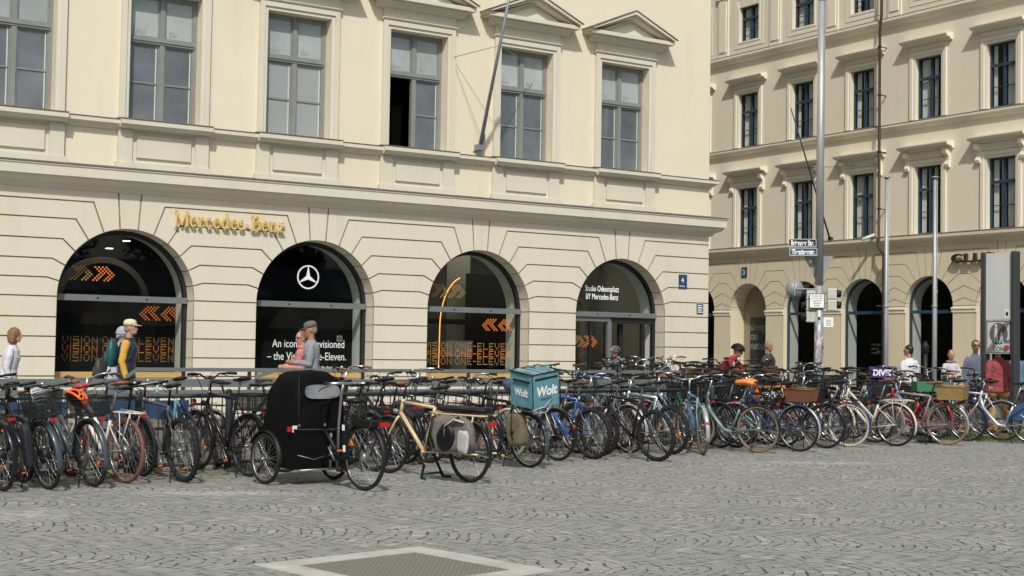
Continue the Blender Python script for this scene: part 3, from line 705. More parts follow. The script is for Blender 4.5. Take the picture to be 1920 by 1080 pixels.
def plate_sign(name, label, T, a0, a1, z0, z1, w, mbg, cat='sign'):
    g = MB(); fbox(g, T, a0, a1, w, w+.02, z0, z1, mbg); o = g.build(name); tag(o, label, cat); return o
BLUE = mat('enamel_blue', (.02, .06, .14), .35)
t = thing('house_number_sign', 'blue enamel plate with white figure on the stone pier by the right arch', 'sign', (21.1, 25, 2.9))
g = MB(); fbox(g, TA, 20.98, 21.22, .032, .05, 2.90, 3.22, BLUE); g.build('plate', t, True)
text('4', .17, .003, WHITE, (21.04, 24.948, 3.03), (1, 0), 'figure', t); text('Odeonspl.', .05, .002, WHITE, (20.99, 24.948, 2.94), (1, 0), 'lettering', t, .8)
t = thing('small_notice', 'small dark plate with pale print at the right corner of the cream building', 'sign', (21.62, 25, 2.3))
g = MB(); fbox(g, TA, 21.53, 21.72, .032, .045, 2.33, 2.56, BLUE); g.build('plate', t, True)
for i in range(4):
    pass
g = MB()
for i in range(4): fbox(g, TA, 21.55, 21.70-.02*(i % 2), .045, .048, 2.36+.05*i, 2.385+.05*i, WHITE)
g.build('print', t, True)
# leaning flagpole on the shop building
b0 = V((15.50, 24.9, 5.62)); tip = onY(962, -40, 23.1)
fp = thing('flagpole', 'grey flagpole leaning out from the cream wall between two upper windows', 'flagpole', b0)
PG = mat('galvanised_grey', (.27, .30, .31), .5, .5, 6, .12)
g = MB(); g.tube([b0, tip], [.042, .03], PG, 8); g.build('pole', fp, True)
g = MB(); g.cbox(b0+V((0, .02, .02)), (.14, .2, .12), PG); g.tube([b0+V((.05, 0, .25)), b0+V((.16, .1, .15))], .012, PG); g.cbox(b0+V((.06, -.05, .2)), (.06, .05, .22), PG)
g.tube([b0+V((-.1, .08, -.06)), b0+V((.12, .0, .1))], .012, PG); g.build('bracket', fp, True)
m1 = b0+(tip-b0)*.62
g = MB(); g.tube([m1, V((14.85, 25, m1.z-.1))], .008, PG, 5); g.tube([m1, V((16.9, 25, m1.z-.05))], .008, PG, 5); g.tube([V((14.85, 25, m1.z-.1)), b0+V((0, 0, .3))], .004, PG, 4)
g.tube([tip, b0+V((.09, .0, .2))], .005, PG, 4); g.build('stay', fp, True)

# ------------------------------------------------------------------ building across the street
HB = thing('corner_building', 'beige four storey building with blue window frames and dark arcades across the street', 'building', (38, 35, 0))
CB = [41.02-2.955*k for k in range(-1, 6)][::-1]; RB = 1.01; ZB = 3.10
JB = [(6, 1.4775, 3.36), (25, 1.4775, 3.76), (42, 1.24, 4.15), (57, .98, 4.56), (70, .55, 4.95)]
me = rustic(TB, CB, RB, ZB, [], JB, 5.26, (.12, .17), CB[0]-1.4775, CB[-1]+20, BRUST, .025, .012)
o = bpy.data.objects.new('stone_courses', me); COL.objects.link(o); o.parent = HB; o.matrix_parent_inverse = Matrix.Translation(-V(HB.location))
for k, c in enumerate(CB): g = MB(); arch_reveal(g, TB, c, RB, ZB, .72 if k == 5 else .30, BRUST, [6, 25, 42, 57, 70]); g.build('arch_reveal', HB, True)
for k in range(len(CB)-1):
    a0, a1 = CB[k]+RB, CB[k+1]-RB
    g = MB(); fprofile(g, TB, a0-.03, a1+.03, [(.0, 2.86), (.05, 2.88), (.05, 2.96), (.08, 2.99), (.08, 3.04), (.0, 3.06)], BTRIM); g.build('impost', HB, True)
WB = [41.1-2.965*k for k in range(-1, 6)]       # window axes
holes = []
for c in WB:
    holes += [(c-.56, c+.56, 5.56, 7.88), (c-.56, c+.56, 9.50, 11.62), (c-.56, c+.56, 13.72, 15.1)]
g = MB(); wall_grid(g, TB, 24, 62, 5.26, 24, holes, BWALL, .24)
g.add([(38, 24, 0), (50, 24, 0), (50, 24, 24), (38, 24, 24)], [(0, 1, 2, 3)], BWALL); g.build('wall', HB, True)
g = MB()
fprofile(g, TB, 24, 62, [(0, 5.14), (.06, 5.16), (.12, 5.26), (.24, 5.32), (.28, 5.40), (.28, 5.50), (0, 5.56)], BRUST)
fprofile(g, TB, 24, 62, [(0, 9.22), (.05, 9.24), (.10, 9.32), (.18, 9.36), (.18, 9.44), (0, 9.48)], BTRIM)
fprofile(g, TB, 24, 62, [(0, 12.92), (.06, 12.95), (.12, 13.05), (.22, 13.10), (.22, 13.20), (0, 13.25)], BTRIM)
g.build('cornice', HB, True)
g = MB()
for z, w in ((5.565, .29), (9.485, .19), (13.255, .23)): fprofile(g, TB, 24, 62, [(0, z), (w, z-.055), (w, z-.045), (0, z+.012)], LEAD)
g.build('flashing', HB, True)
for k, c in enumerate(WB):
    for (z0, z1) in ((5.56, 7.88), (9.50, 11.62)):
        g = MB()
        for q0, q1, ww in ((0, .09, .03), (.09, .22, .06)):
            fbox(g, TB, c-.56-q1, c-.56-q0, .002, ww, z0, z1+q1, BTRIM); fbox(g, TB, c+.56+q0, c+.56+q1, .002, ww, z0, z1+q1, BTRIM); fbox(g, TB, c-.56-q0, c+.56+q0, .002, ww, z1+q0, z1+q1, BTRIM)
        g.build('architrave', HB, True)
    z0, z1 = 13.72, 15.1; g = MB()
    for q0, q1, ww in ((0, .08, .03), (.08, .26, .015)):
        fbox(g, TB, c-.56-q1, c-.56-q0, .002, ww, z0-q1, z1+q1, BTRIM); fbox(g, TB, c+.56+q0, c+.56+q1, .002, ww, z0-q1, z1+q1, BTRIM); fbox(g, TB, c-.56-q0, c+.56+q0, .002, ww, z0-q1, z0-q0, BTRIM)
    g.build('architrave', HB, True)
    g = MB()
    fprofile(g, TB, c-1.08, c+1.08, [(.002, 8.36), (.10, 8.38), (.14, 8.44), (.34, 8.47), (.38, 8.54), (.38, 8.58), (.002, 8.62)], BTRIM); fbox(g, TB, c-.78, c+.78, .003, .045, 8.12, 8.36, BTRIM); g.build('hood', HB, True); g = MB()
    fprofile(g, TB, c-1.02, c+1.02, [(.002, 12.02), (.10, 12.04), (.14, 12.10), (.30, 12.13), (.34, 12.20), (.34, 12.24), (.002, 12.28)], BTRIM)
    fbox(g, TB, c-.78, c+.78, .003, .045, 11.86, 12.02, BTRIM)
    g.build('hood', HB, True)
    for sx in (-.86, .86):
        g = MB(); fprofile(g, TB, c+sx-.08, c+sx+.08, [(.002, 7.72), (.10, 7.75), (.13, 7.84), (.08, 7.95), (.10, 8.1), (.22, 8.2), (.25, 8.3), (.22, 8.36), (.002, 8.36)], BTRIM); g.build('bracket', HB, True)
    for si, (z0, z1) in enumerate(((5.56, 7.88), (9.50, 11.62), (13.72, 15.1))):
        g = MB(); f = .06; zt = z0+(z1-z0)*.66; d0, d1 = -.22, -.15
        fbox(g, TB, c-.56, c-.56+f, d0, d1, z0, z1, WBLUE); fbox(g, TB, c+.56-f, c+.56, d0, d1, z0, z1, WBLUE)
        fbox(g, TB, c-.5, c+.5, d0, d1, z0, z0+f, WBLUE); fbox(g, TB, c-.5, c+.5, d0, d1, z1-f, z1, WBLUE)
        fbox(g, TB, c-.5, c+.5, d0, d1+.02, zt-.05, zt+.05, WBLUE)
        fbox(g, TB, c-.045, c+.045, d0, d1+.01, z0+f, zt-.05, WBLUE); fbox(g, TB, c-.035, c+.035, d0, d1, zt+.05, z1-f, WBLUE)
        for s0, s1 in ((c-.5, c-.045), (c+.045, c+.5)): fbox(g, TB, s0, s1, d0+.02, d1-.02, (z0+zt)/2-.012, (z0+zt)/2+.012, WBLUE)
        wn = g.build('window', HB, True)
        g = MB(); sheet(g, [(c-.5, z0+f), (c+.5, z0+f), (c+.5, z1-f), (c-.5, z1-f)], -.20, glass_mat('house_glass', (.80, .82, .82), .0), TB); q = g.build('pane', None); q.parent = wn
        g = MB(); CUR = mat('white_net_curtain', (.75, .76, .72), .9, 0, 3, .2, streak=(1, 8, .1)); g2 = MB()
        rnd = random.Random(k*7+si)
        for s0, s1 in ((c-.5, c-.04), (c+.04, c+.5)):
            wd = rnd.choice((.16, .22, .3, .3)); n = 9; 
            for (u0, u1) in ((s0, s0+wd*.7), (s1-wd, s1)):
                for i in range(n):
                    x0 = u0+(u1-u0)*i/n; x1 = u0+(u1-u0)*(i+1)/n
                    g.add([TB(x0, -.27-.02*(i % 2), z0+.05), TB(x1, -.27-.02*((i+1) % 2), z0+.05), TB(x1, -.27-.02*((i+1) % 2), z1-.05), TB(x0, -.27-.02*(i % 2), z1-.05)], [(0, 1, 2, 3)], CUR)
        q = g.build('curtain', None); q.parent = wn
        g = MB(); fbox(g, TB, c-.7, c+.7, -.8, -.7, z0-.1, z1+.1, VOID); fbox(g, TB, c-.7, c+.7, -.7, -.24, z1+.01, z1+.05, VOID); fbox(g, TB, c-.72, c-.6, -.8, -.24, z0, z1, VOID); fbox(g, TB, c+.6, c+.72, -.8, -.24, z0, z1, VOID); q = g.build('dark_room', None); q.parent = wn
# pilasters in the top storey
for k in range(7):
    g = MB(); c = WB[0]-2.965*(k+.5)
    fbox(g, TB, c-.30, c+.30, .002, .05, 13.26, 15.9, BTRIM); fbox(g, TB, c-.2, c+.2, .05, .08, 13.45, 15.6, BTRIM)
    fbox(g, TB, c-.34, c+.34, .05, .11, 15.6, 15.9, BTRIM); g.build('pilaster', HB, True)
for k, c in enumerate(CB):
    if k == 5:
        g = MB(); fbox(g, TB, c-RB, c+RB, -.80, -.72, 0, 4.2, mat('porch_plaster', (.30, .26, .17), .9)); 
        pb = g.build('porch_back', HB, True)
        pw = thing('poster', 'dark bedding advertisement in the recessed arch, pale lettering sleep on nature', 'poster', (38.7, c, 0))
        g = MB(); fbox(g, TB, c-1.0, c+.62, -.717, -.70, .1, 2.82, mat('poster_slate', (.012, .02, .026), .35)); g.build('board', pw, True)
        PGY = mat('poster_pale_print', (.16, .18, .17), .6)
        for i, s_ in enumerate(('sleep', 'on', 'nature')): text(s_, .44, .004, PGY, (38.69, c+.60, 2.30-i*.37), (0, -1), 'lettering', pw, 1.0, offs=.012)
        g = MB(); g.box((38.62, c-.9, .75), (38.695, c+.5, .95), PGY); g.box((38.64, c-.9, .95), (38.695, c-.7, 1.3), PGY); g.box((38.63, c-.7, .95), (38.695, c+.1, 1.05), PGY); g.build('bed_picture', pw, True)
        continue
    g = MB(); arch_ring(g, TB, c, RB, .09, ZB, .0, -.26, -.20, WBLUE); fbox(g, TB, c-RB+.03, c+RB-.03, -.25, -.19, 2.86, 2.97, WBLUE)
    sw = g.build('shop_window', HB, True)
    g = MB(); sheet(g, arch_poly(c, RB-.05, ZB, .0, 20), -.23, glass_mat('arcade_glass', (.78, .80, .80), -.015, .5), TB); q = g.build('glass', None); q.parent = sw
    g = MB(); n = 20; r = RB-.06; P = [(c+r, 0)]+[(c+r*cos(pi*i/n), ZB+r*sin(pi*i/n)) for i in range(n+1)]+[(c-r, 0)]
    for p0, p1 in zip(P, P[1:]): g.add([TB(p0[0], -.28, p0[1]), TB(p1[0], -.28, p1[1]), TB(p1[0], -.72, p1[1]), TB(p0[0], -.72, p0[1])], [(0, 1, 2, 3)], JAMB)
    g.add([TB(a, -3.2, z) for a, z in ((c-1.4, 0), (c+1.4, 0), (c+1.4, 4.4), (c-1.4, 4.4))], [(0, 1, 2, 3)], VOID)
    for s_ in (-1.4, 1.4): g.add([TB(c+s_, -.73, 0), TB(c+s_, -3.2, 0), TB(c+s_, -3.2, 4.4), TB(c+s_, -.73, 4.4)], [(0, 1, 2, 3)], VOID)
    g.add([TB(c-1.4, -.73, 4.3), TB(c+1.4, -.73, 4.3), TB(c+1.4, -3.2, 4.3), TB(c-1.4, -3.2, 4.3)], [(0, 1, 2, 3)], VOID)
    q = g.build('inner_lining', None); q.parent = sw
    if k == 3:
        for i, s_ in enumerate(('FRAGRANCES', 'DESIGN', 'MARBLE')): o = text(s_, .11, .002, mat('dim_print', (.25, .25, .24)), (37.772+.46, c-.2, 1.75-.15*i), (0, -1), 'lettering', None, .9); o.parent = sw
BRZ = mat('bronze_brown', (.045, .036, .027), .5, .3, 6, .15)
dp = thing('downpipe', 'dark brown rain pipe running down the beige facade', 'downpipe', (37.85, 34.07, 0))
g = MB(); g.tube([(37.66, 33.80, 0), (37.66, 33.80, 4.9)], .085, BRZ, 10); g.tube([(37.66, 33.80, 4.85), (37.66, 34.07, 5.15), (37.66, 34.07, 12.8), (37.66, 34.0, 13.3), (37.68, 34.0, 17)], .048, BRZ, 8)
for z in (1.5, 3.1, 6.5, 8.5, 10.5, 12.2): g.lathe([(.075, z), (.075, z+.05)], BRZ, 10, Matrix.Translation((37.66, 34.07, 0))); g.box((37.66, 34.05, z), (38.0, 34.09, z+.03), BRZ)
g.build('pipe', dp, True)
g = MB(); g.tube([(37.7, 34.3, 5.62), (37.3, 34.5, 5.45)], .06, mat('camera_white', (.6, .6, .57), .4), 8); tag(g.build('security_camera'), 'small pale camera on the ledge beside the rain pipe', 'camera')
cs = thing('club_sign', 'large dark brown metal capitals on the tan arches, partly behind the info pillar', 'sign', (37.8, 29.6, 4.5))
text('CLUB', .40, .06, BRZ, (37.86, 31.1, 4.52), (0, -1), 'letter', cs, 1.6, track=1.18, offs=.008)
nb = thing('house_number_sign', 'small dark blue number plate above the recessed arch of the beige building', 'sign', (38, 41.2, 4.4))
g = MB(); fbox(g, TB, 41.06, 41.36, .03, .05, 4.36, 4.76, BLUE); g.build('plate', nb, True); text('3', .3, .003, WHITE, (37.948, 41.30, 4.46), (0, -1), 'figure', nb)
# thin leaning flagpole of that building
b1 = V((37.9, 35.9, 5.62)); b1.y = onX(1556, 445, 37.9).y
tp = onX(1483, 203, 35.6)
f2 = thing('flagpole', 'thin dark flagpole leaning out from the beige facade behind the lamp post', 'flagpole', b1)
DK = mat('dark_blue_steel', (.04, .055, .07), .45, .4)
g = MB(); g.tube([b1, tp], [.035, .022], DK, 7); g.build('pole', f2, True)
g = MB(); g.cbox(b1+V((.03, 0, 0)), (.12, .14, .14), DK); m1 = b1+(tp-b1)*.55; g.tube([m1, (38, m1.y-1.0, m1.z+.1)], .008, DK, 4); g.tube([m1, (38, m1.y+.9, m1.z+.1)], .008, DK, 4); g.build('bracket', f2, True)

# ------------------------------------------------------------------ bike stand fence, stair surround
FG = mat('anthracite_fence_metal', (.055, .065, .065), .45, .4, 8, .15)
FEN = lambda s: 15.03+.134*s
FD = V((1, .134, 0)).normalized()
fr = thing('bike_fence', 'long anthracite railing with round posts that the front row of bicycles leans against', 'railing', (8, FEN(8), 0))
g = MB(); p0 = V((1.0, FEN(1.0), 0)); p1 = V((14.4, FEN(14.4), 0))
g.tube([p0+V((0, 0, .87)), p1+V((0, 0, .87))], .026, FG, 8); g.tube([p0+V((0, 0, .08)), p1+V((0, 0, .08))], .022, FG, 8); g.build('rail', fr, True)
s = 1.0
post_x = [at(x, y).x for x, y in ((60, 885), (242, 884), (430, 880), (690, 870), (935, 857), (1180, 838))]
for k, x in enumerate([post_x[0]-1.7]+post_x+[post_x[-1]+1.6]):
    g = MB(); g.lathe([(.04, 0), (.04, .90), (.036, .93), (.02, .945)], FG, 12, Matrix.Translation((x, FEN(x), 0))); g.build('post', fr, True)
n = 0; x = 1.1; g = MB()
while x < 14.3:
    g.tube([(x, FEN(x), .08), (x, FEN(x), .87)], .008, FG, 5, cap=False); x += .135
tag(g.build('baluster', fr, True), kind='stuff')
CONC = mat('rough_washed_concrete', (.24, .225, .175), .9, 0, 9, .35, .6, 40)
g = MB(); a0, a1 = -4.0, 13.6; h = .50
vs = []
for a, off in ((a0, .22), (a1, .22), (a1, .55), (a0, .55)): vs.append((a, FEN(a)+off, 0))
g.add(vs+[(x, y, h) for x, y, z in vs], [(3, 2, 1, 0), (4, 5, 6, 7), (0, 1, 5, 4), (1, 2, 6, 5), (2, 3, 7, 6), (3, 0, 4, 7)], CONC)
vs = [(x, y+(-.03 if i < 2 else .03), h) for i, (x, y, z) in enumerate(vs)]
g.add(vs+[(x, y, h+.07) for x, y, z in vs], [(3, 2, 1, 0), (4, 5, 6, 7), (0, 1, 5, 4), (1, 2, 6, 5), (2, 3, 7, 6), (3, 0, 4, 7)], CONC)
tag(g.build('low_concrete_wall'), 'low washed concrete wall with a thicker coping behind the bicycle railing', 'wall')
BAND = mat('grey_green_flat_rail', (.175, .195, .19), .5, .2, 2, .12)
st = thing('stair_railing', 'broad grey flat bar railing with slanted ends in front of the cream building', 'railing', (8, 18.0, 0))
def bar(pa, pb, hh, th=.03):
    g = MB(); pa, pb = V(pa), V(pb); g.add([pa, pb, pb+V((0, 0, hh)), pa+V((0, 0, hh)), pa+V((0, th, 0)), pb+V((0, th, 0)), pb+V((0, th, hh)), pa+V((0, th, hh))], [(0, 1, 2, 3), (7, 6, 5, 4), (0, 4, 5, 1), (3, 2, 6, 7), (0, 3, 7, 4), (1, 5, 6, 2)], BAND); return g.build('bar', st, True)
YR = 18.0
def X_(x, y=700): return onY(x, y, YR).x
zt = onY(430, 690, YR).z; zt2 = onY(430, 697, YR).z; zm = onY(430, 711, YR).z; zm2 = onY(430, 726, YR).z; zl = onY(430, 731, YR).z; zl2 = onY(430, 746, YR).z
bar((X_(257), YR, zt2), (15.2, YR, zt2), zt-zt2)
bar((-2, YR+.05, zm2), (15.2, YR+.05, zm2), zm-zm2); bar((-2, YR+.02, zl2), (15.2, YR+.02, zl2), zl-zl2)
for xa, xb in ((257, 236), (518, 478)):
    bar((X_(xb), YR-.02, zm), (X_(xa), YR-.02, zt2), zt-zt2, .025)
bar((X_(1190), YR-.4, .55), (X_(500), YR-.4, .55), .10)
for x in (7.6, 8.6, 11.1, 13.6, 15.15): g = MB(); g.box((x, YR+.072, 0), (x+.05, YR+.09, zt), BAND); g.build('post', st, True)
SIGNB = mat('blue_station_panel', (.025, .065, .13), .6, 0, 3, .1)
g = MB()
for a, b in ((-2, 4.6), (4.75, 6.1)): 
    g.add([(a, FEN(a)+.42, .585), (b, FEN(b)+.42, .585), (b, FEN(b)+.42, .80), (a, FEN(a)+.42, .80), (a, FEN(a)+.46, .585), (b, FEN(b)+.46, .585), (b, FEN(b)+.46, .80), (a, FEN(a)+.46, .80)], [(0, 1, 2, 3), (7, 6, 5, 4), (0, 4, 5, 1), (3, 2, 6, 7), (0, 3, 7, 4), (1, 5, 6, 2)], SIGNB)
tag(g.build('blue_panel'), 'blue strip panel standing on the low concrete wall at the left', 'sign')

# moss and grass tufts: uncountable
GRS = mat('short_green_grass', (.085, .13, .025), .8, 0, 3, .4)
rnd = random.Random(4); g = MB()
def tuft(x, y, h):
    for i in range(5):
        a = rnd.uniform(0, 2*pi); r = rnd.uniform(0, .03); hh = h*rnd.uniform(.5, 1); lx = rnd.gauss(0, .015); ly = rnd.gauss(0, .015)
        bx, by = x+r*cos(a), y+r*sin(a); g.add([(bx-.003, by, 0), (bx+.003, by, 0), (bx+lx, by+ly, hh)], [(0, 1, 2)], GRS)
for i in range(2600):
    x = rnd.uniform(1, 14); y = FEN(x)+rnd.uniform(-.5, .22); 
    if sin(x*3.1)+sin(x*7.7+1)+rnd.gauss(0, .6) > .3: tuft(x, y, .035)
for i in range(5200):
    P = at(rnd.uniform(1760, 2000), rnd.uniform(812, 826)); tuft(P.x+rnd.gauss(0, .1), P.y+rnd.gauss(0, .25), .04)
tag(g.build('grass'), 'short grass and moss growing between the cobbles by the bike stands', 'grass', kind='stuff')

# ------------------------------------------------------------------ bicycles
RUB = mat('tyre_rubber', (.010, .010, .010), .75, 0, 30, .2)
CHR = mat('polished_alloy', (.55, .56, .56), .28, .9)
DALL = mat('dull_alloy', (.30, .31, .31), .4, .8)
DRIM = mat('dark_rim', (.05, .05, .052), .4, .5)
BPL = mat('black_plastic', (.008, .008, .009), .5, spec=.35)
REDL = mat('red_lamp_lens', (.45, .012, .012), .25, coat=.4)
ORR = mat('orange_reflector', (.85, .22, .02), .3)
BRN = mat('brown_leather', (.23, .085, .030), .5, 0, 12, .2)
DBRN = mat('dark_brown_leather', (.085, .035, .022), .5, 0, 12, .2)
def paint(name, c, r=.3, metal=0): return mat('paint_'+name, c, r, metal, 6, .06, coat=.3)
PT = {'black': paint('black', (.006, .006, .007)), 'white': paint('white', (.66, .65, .60)), 'cream': paint('cream', (.62, .57, .42)), 'sand': paint('sand', (.58, .46, .26)),
      'blue': paint('blue', (.02, .085, .30)), 'navy': paint('navy', (.015, .03, .12)), 'teal': paint('teal', (.11, .20, .19)), 'green': paint('green', (.02, .075, .045)),
      'red': paint('red', (.42, .012, .015)), 'silver': paint('silver', (.48, .49, .49), .35, .5), 'grey': paint('grey', (.13, .145, .155), .4, .2), 'mauve': paint('mauve', (.26, .20, .19)),
      'lightblue': paint('light_blue', (.16, .30, .42)), 'slate': paint('slate', (.055, .07, .085)), 'burgundy': paint('burgundy', (.13, .015, .02)), 'orange': paint('orange', (.62, .15, .02))}
WCACHE = {}
def torus_pts(c, R, n): return [(c[0]+R*cos(2*pi*i/n), 0, c[2]+R*sin(2*pi*i/n)) for i in range(n)]
def wheel_mesh(R, tw, rim, knob, spokes=28, hub='small'):
    key = ('w', R, tw, rim.name, knob, spokes, hub)
    if key in WCACHE: return WCACHE[key]
    g = MB(); g.tube(torus_pts((0, 0, 0), R-tw-.014, 40), .011, rim, 6, closed=True); hr = {'small': .022, 'big': .055, 'motor': .085}[hub]
    T = Matrix.Rotation(pi/2, 4, 'X'); g.lathe([(.01, -.055), (hr*.7, -.04), (hr, -.03), (hr*.8, 0), (hr, .03), (hr*.7, .04), (.01, .055)], DALL if hub != 'motor' else BPL, 12, T)
    sp = mat('spoke_steel', (.5, .5, .5), .3, .8)
    for i in range(spokes):
        a = 2*pi*i/spokes; b = a+(.6 if i % 2 else -.6)*min(1, hr*25); sd = .03 if (i//2) % 2 else -.03; ri = R-tw-.02
        g.tube([(hr*cos(b), sd, hr*sin(b)), (ri*cos(a), 0, ri*sin(a))], .0017, sp, 3, cap=False)
    m1 = g.mesh('wheel')
    g = MB(); g.tube(torus_pts((0, 0, 0), R-tw, 44), tw, knob_mat(knob), 10, closed=True)
    if knob == 'knobbly':
        for i in range(64):
            a = 2*pi*(i+.5)/64
            for sd in ((-.6, .6) if i % 2 else (0,)):
                M = Matrix.Rotation(-a, 4, 'Y') @ Matrix.Translation((R-.001, sd*tw, 0)); g.cbox((0, 0, 0), (.010, tw*.6, .016), RUB, M)
    m2 = g.mesh('tyre'); WCACHE[key] = (m1, m2); return m1, m2
def knob_mat(k):
    return {'cream': mat('cream_tyre', (.50, .46, .34), .7), 'brown': mat('brown_tyre', (.16, .07, .04), .7), 'gum': mat('gum_wall_tyre', (.20, .15, .09), .7)}.get(k, RUB)
def link(name, me, parent, loc=(0, 0, 0), M=None):
    o = bpy.data.objects.new(name, me); COL.objects.link(o); o.parent = parent; o.location = loc
    if M is not None: o.matrix_basis = M
    return o
NETB = net_mat('black_wire_mesh', (.02, .02, .02), .62)
def wicker_mat(nm, c1, c2):
    if nm in MATS: return MATS[nm]
    m, n, p = new_mat(nm); N = n.nodes; tc = N.new('ShaderNodeTexCoord'); sx = N.new('ShaderNodeSeparateXYZ'); n.links.new(tc.outputs['Object'], sx.inputs[0])
    ad = N.new('ShaderNodeMath'); n.links.new(sx.outputs[0], ad.inputs[0]); n.links.new(sx.outputs[1], ad.inputs[1]); cb = N.new('ShaderNodeCombineXYZ'); n.links.new(ad.outputs[0], cb.inputs[0]); n.links.new(sx.outputs[2], cb.inputs[1])
    b = N.new('ShaderNodeTexBrick'); b.inputs['Scale'].default_value = 1; b.inputs['Brick Width'].default_value = .035; b.inputs['Row Height'].default_value = .014; b.inputs['Mortar Size'].default_value = .0025; b.inputs['Mortar Smooth'].default_value = .6
    b.inputs['Color1'].default_value = (*c1, 1); b.inputs['Color2'].default_value = (*c2, 1); b.inputs['Mortar'].default_value = (c2[0]*.25, c2[1]*.25, c2[2]*.25, 1); n.links.new(cb.outputs[0], b.inputs[0]); n.links.new(b.outputs[0], p.inputs['Base Color']); p.inputs['Roughness'].default_value = .7
    bp = N.new('ShaderNodeBump'); bp.invert = True; bp.inputs['Strength'].default_value = .8; bp.inputs['Distance'].default_value = .01; n.links.new(b.outputs['Fac'], bp.inputs['Height']); n.links.new(bp.outputs[0], p.inputs['Normal']); MATS[nm] = m; return m
WICK = wicker_mat('golden_wicker', (.46, .31, .11), (.34, .21, .07)); WICKD = wicker_mat('brown_wicker', (.25, .16, .07), (.15, .09, .04)); CRATE = mat('brown_box_wood', (.17, .07, .025), .6, 0, 9, .25, streak=(1, 1, 5))
def basket(root, c, d, m, taper=.82, kind='mesh'):
    """open basket: walls with real thickness, rim and bottom"""
    g = MB(); x, y, z = c; lx, ly, lz = d; t = .012 if kind != 'mesh' else .003
    top = [(x-lx/2, y-ly/2), (x+lx/2, y-ly/2), (x+lx/2, y+ly/2), (x-lx/2, y+ly/2)]; bot = [(x+(a-x)*taper, y+(b-y)*taper) for a, b in top]
    for i in range(4):
        j = (i+1) % 4; q = lambda p, z_, k: (x+(p[0]-x)*k, y+(p[1]-y)*k, z_); k2 = 1-2*t/min(lx, ly)
        A = [q(bot[i], z, 1), q(bot[j], z, 1), q(top[j], z+lz, 1), q(top[i], z+lz, 1)]
        if kind == 'mesh':
            g.add(A, [(0, 1, 2, 3)], NETB)
            for h in (.33, .66): g.tube([V(A[0]).lerp(V(A[3]), h), V(A[1]).lerp(V(A[2]), h)], .002, m, 4, cap=False)
            for h in (.2, .4, .6, .8): g.tube([V(A[0]).lerp(V(A[1]), h), V(A[3]).lerp(V(A[2]), h)], .0018, m, 4, cap=False)
        else:
            B = [q(bot[i], z, k2), q(bot[j], z, k2), q(top[j], z+lz, k2), q(top[i], z+lz, k2)]
            g.add(A+B, [(0, 1, 2, 3), (7, 6, 5, 4), (3, 2, 6, 7)], m)
    g.add([(a, b, z) for a, b in bot], [(0, 1, 2, 3)], NETB if kind == 'mesh' else m)
    g.tube([(a, b, z+lz) for a, b in top], .006 if kind == 'mesh' else .011, m, 6, closed=True)
    if kind == 'mesh': g.tube([(a, b, z) for a, b in bot], .004, m, 5, closed=True)
    return g.build('basket', root)
BIKE_N = [0]
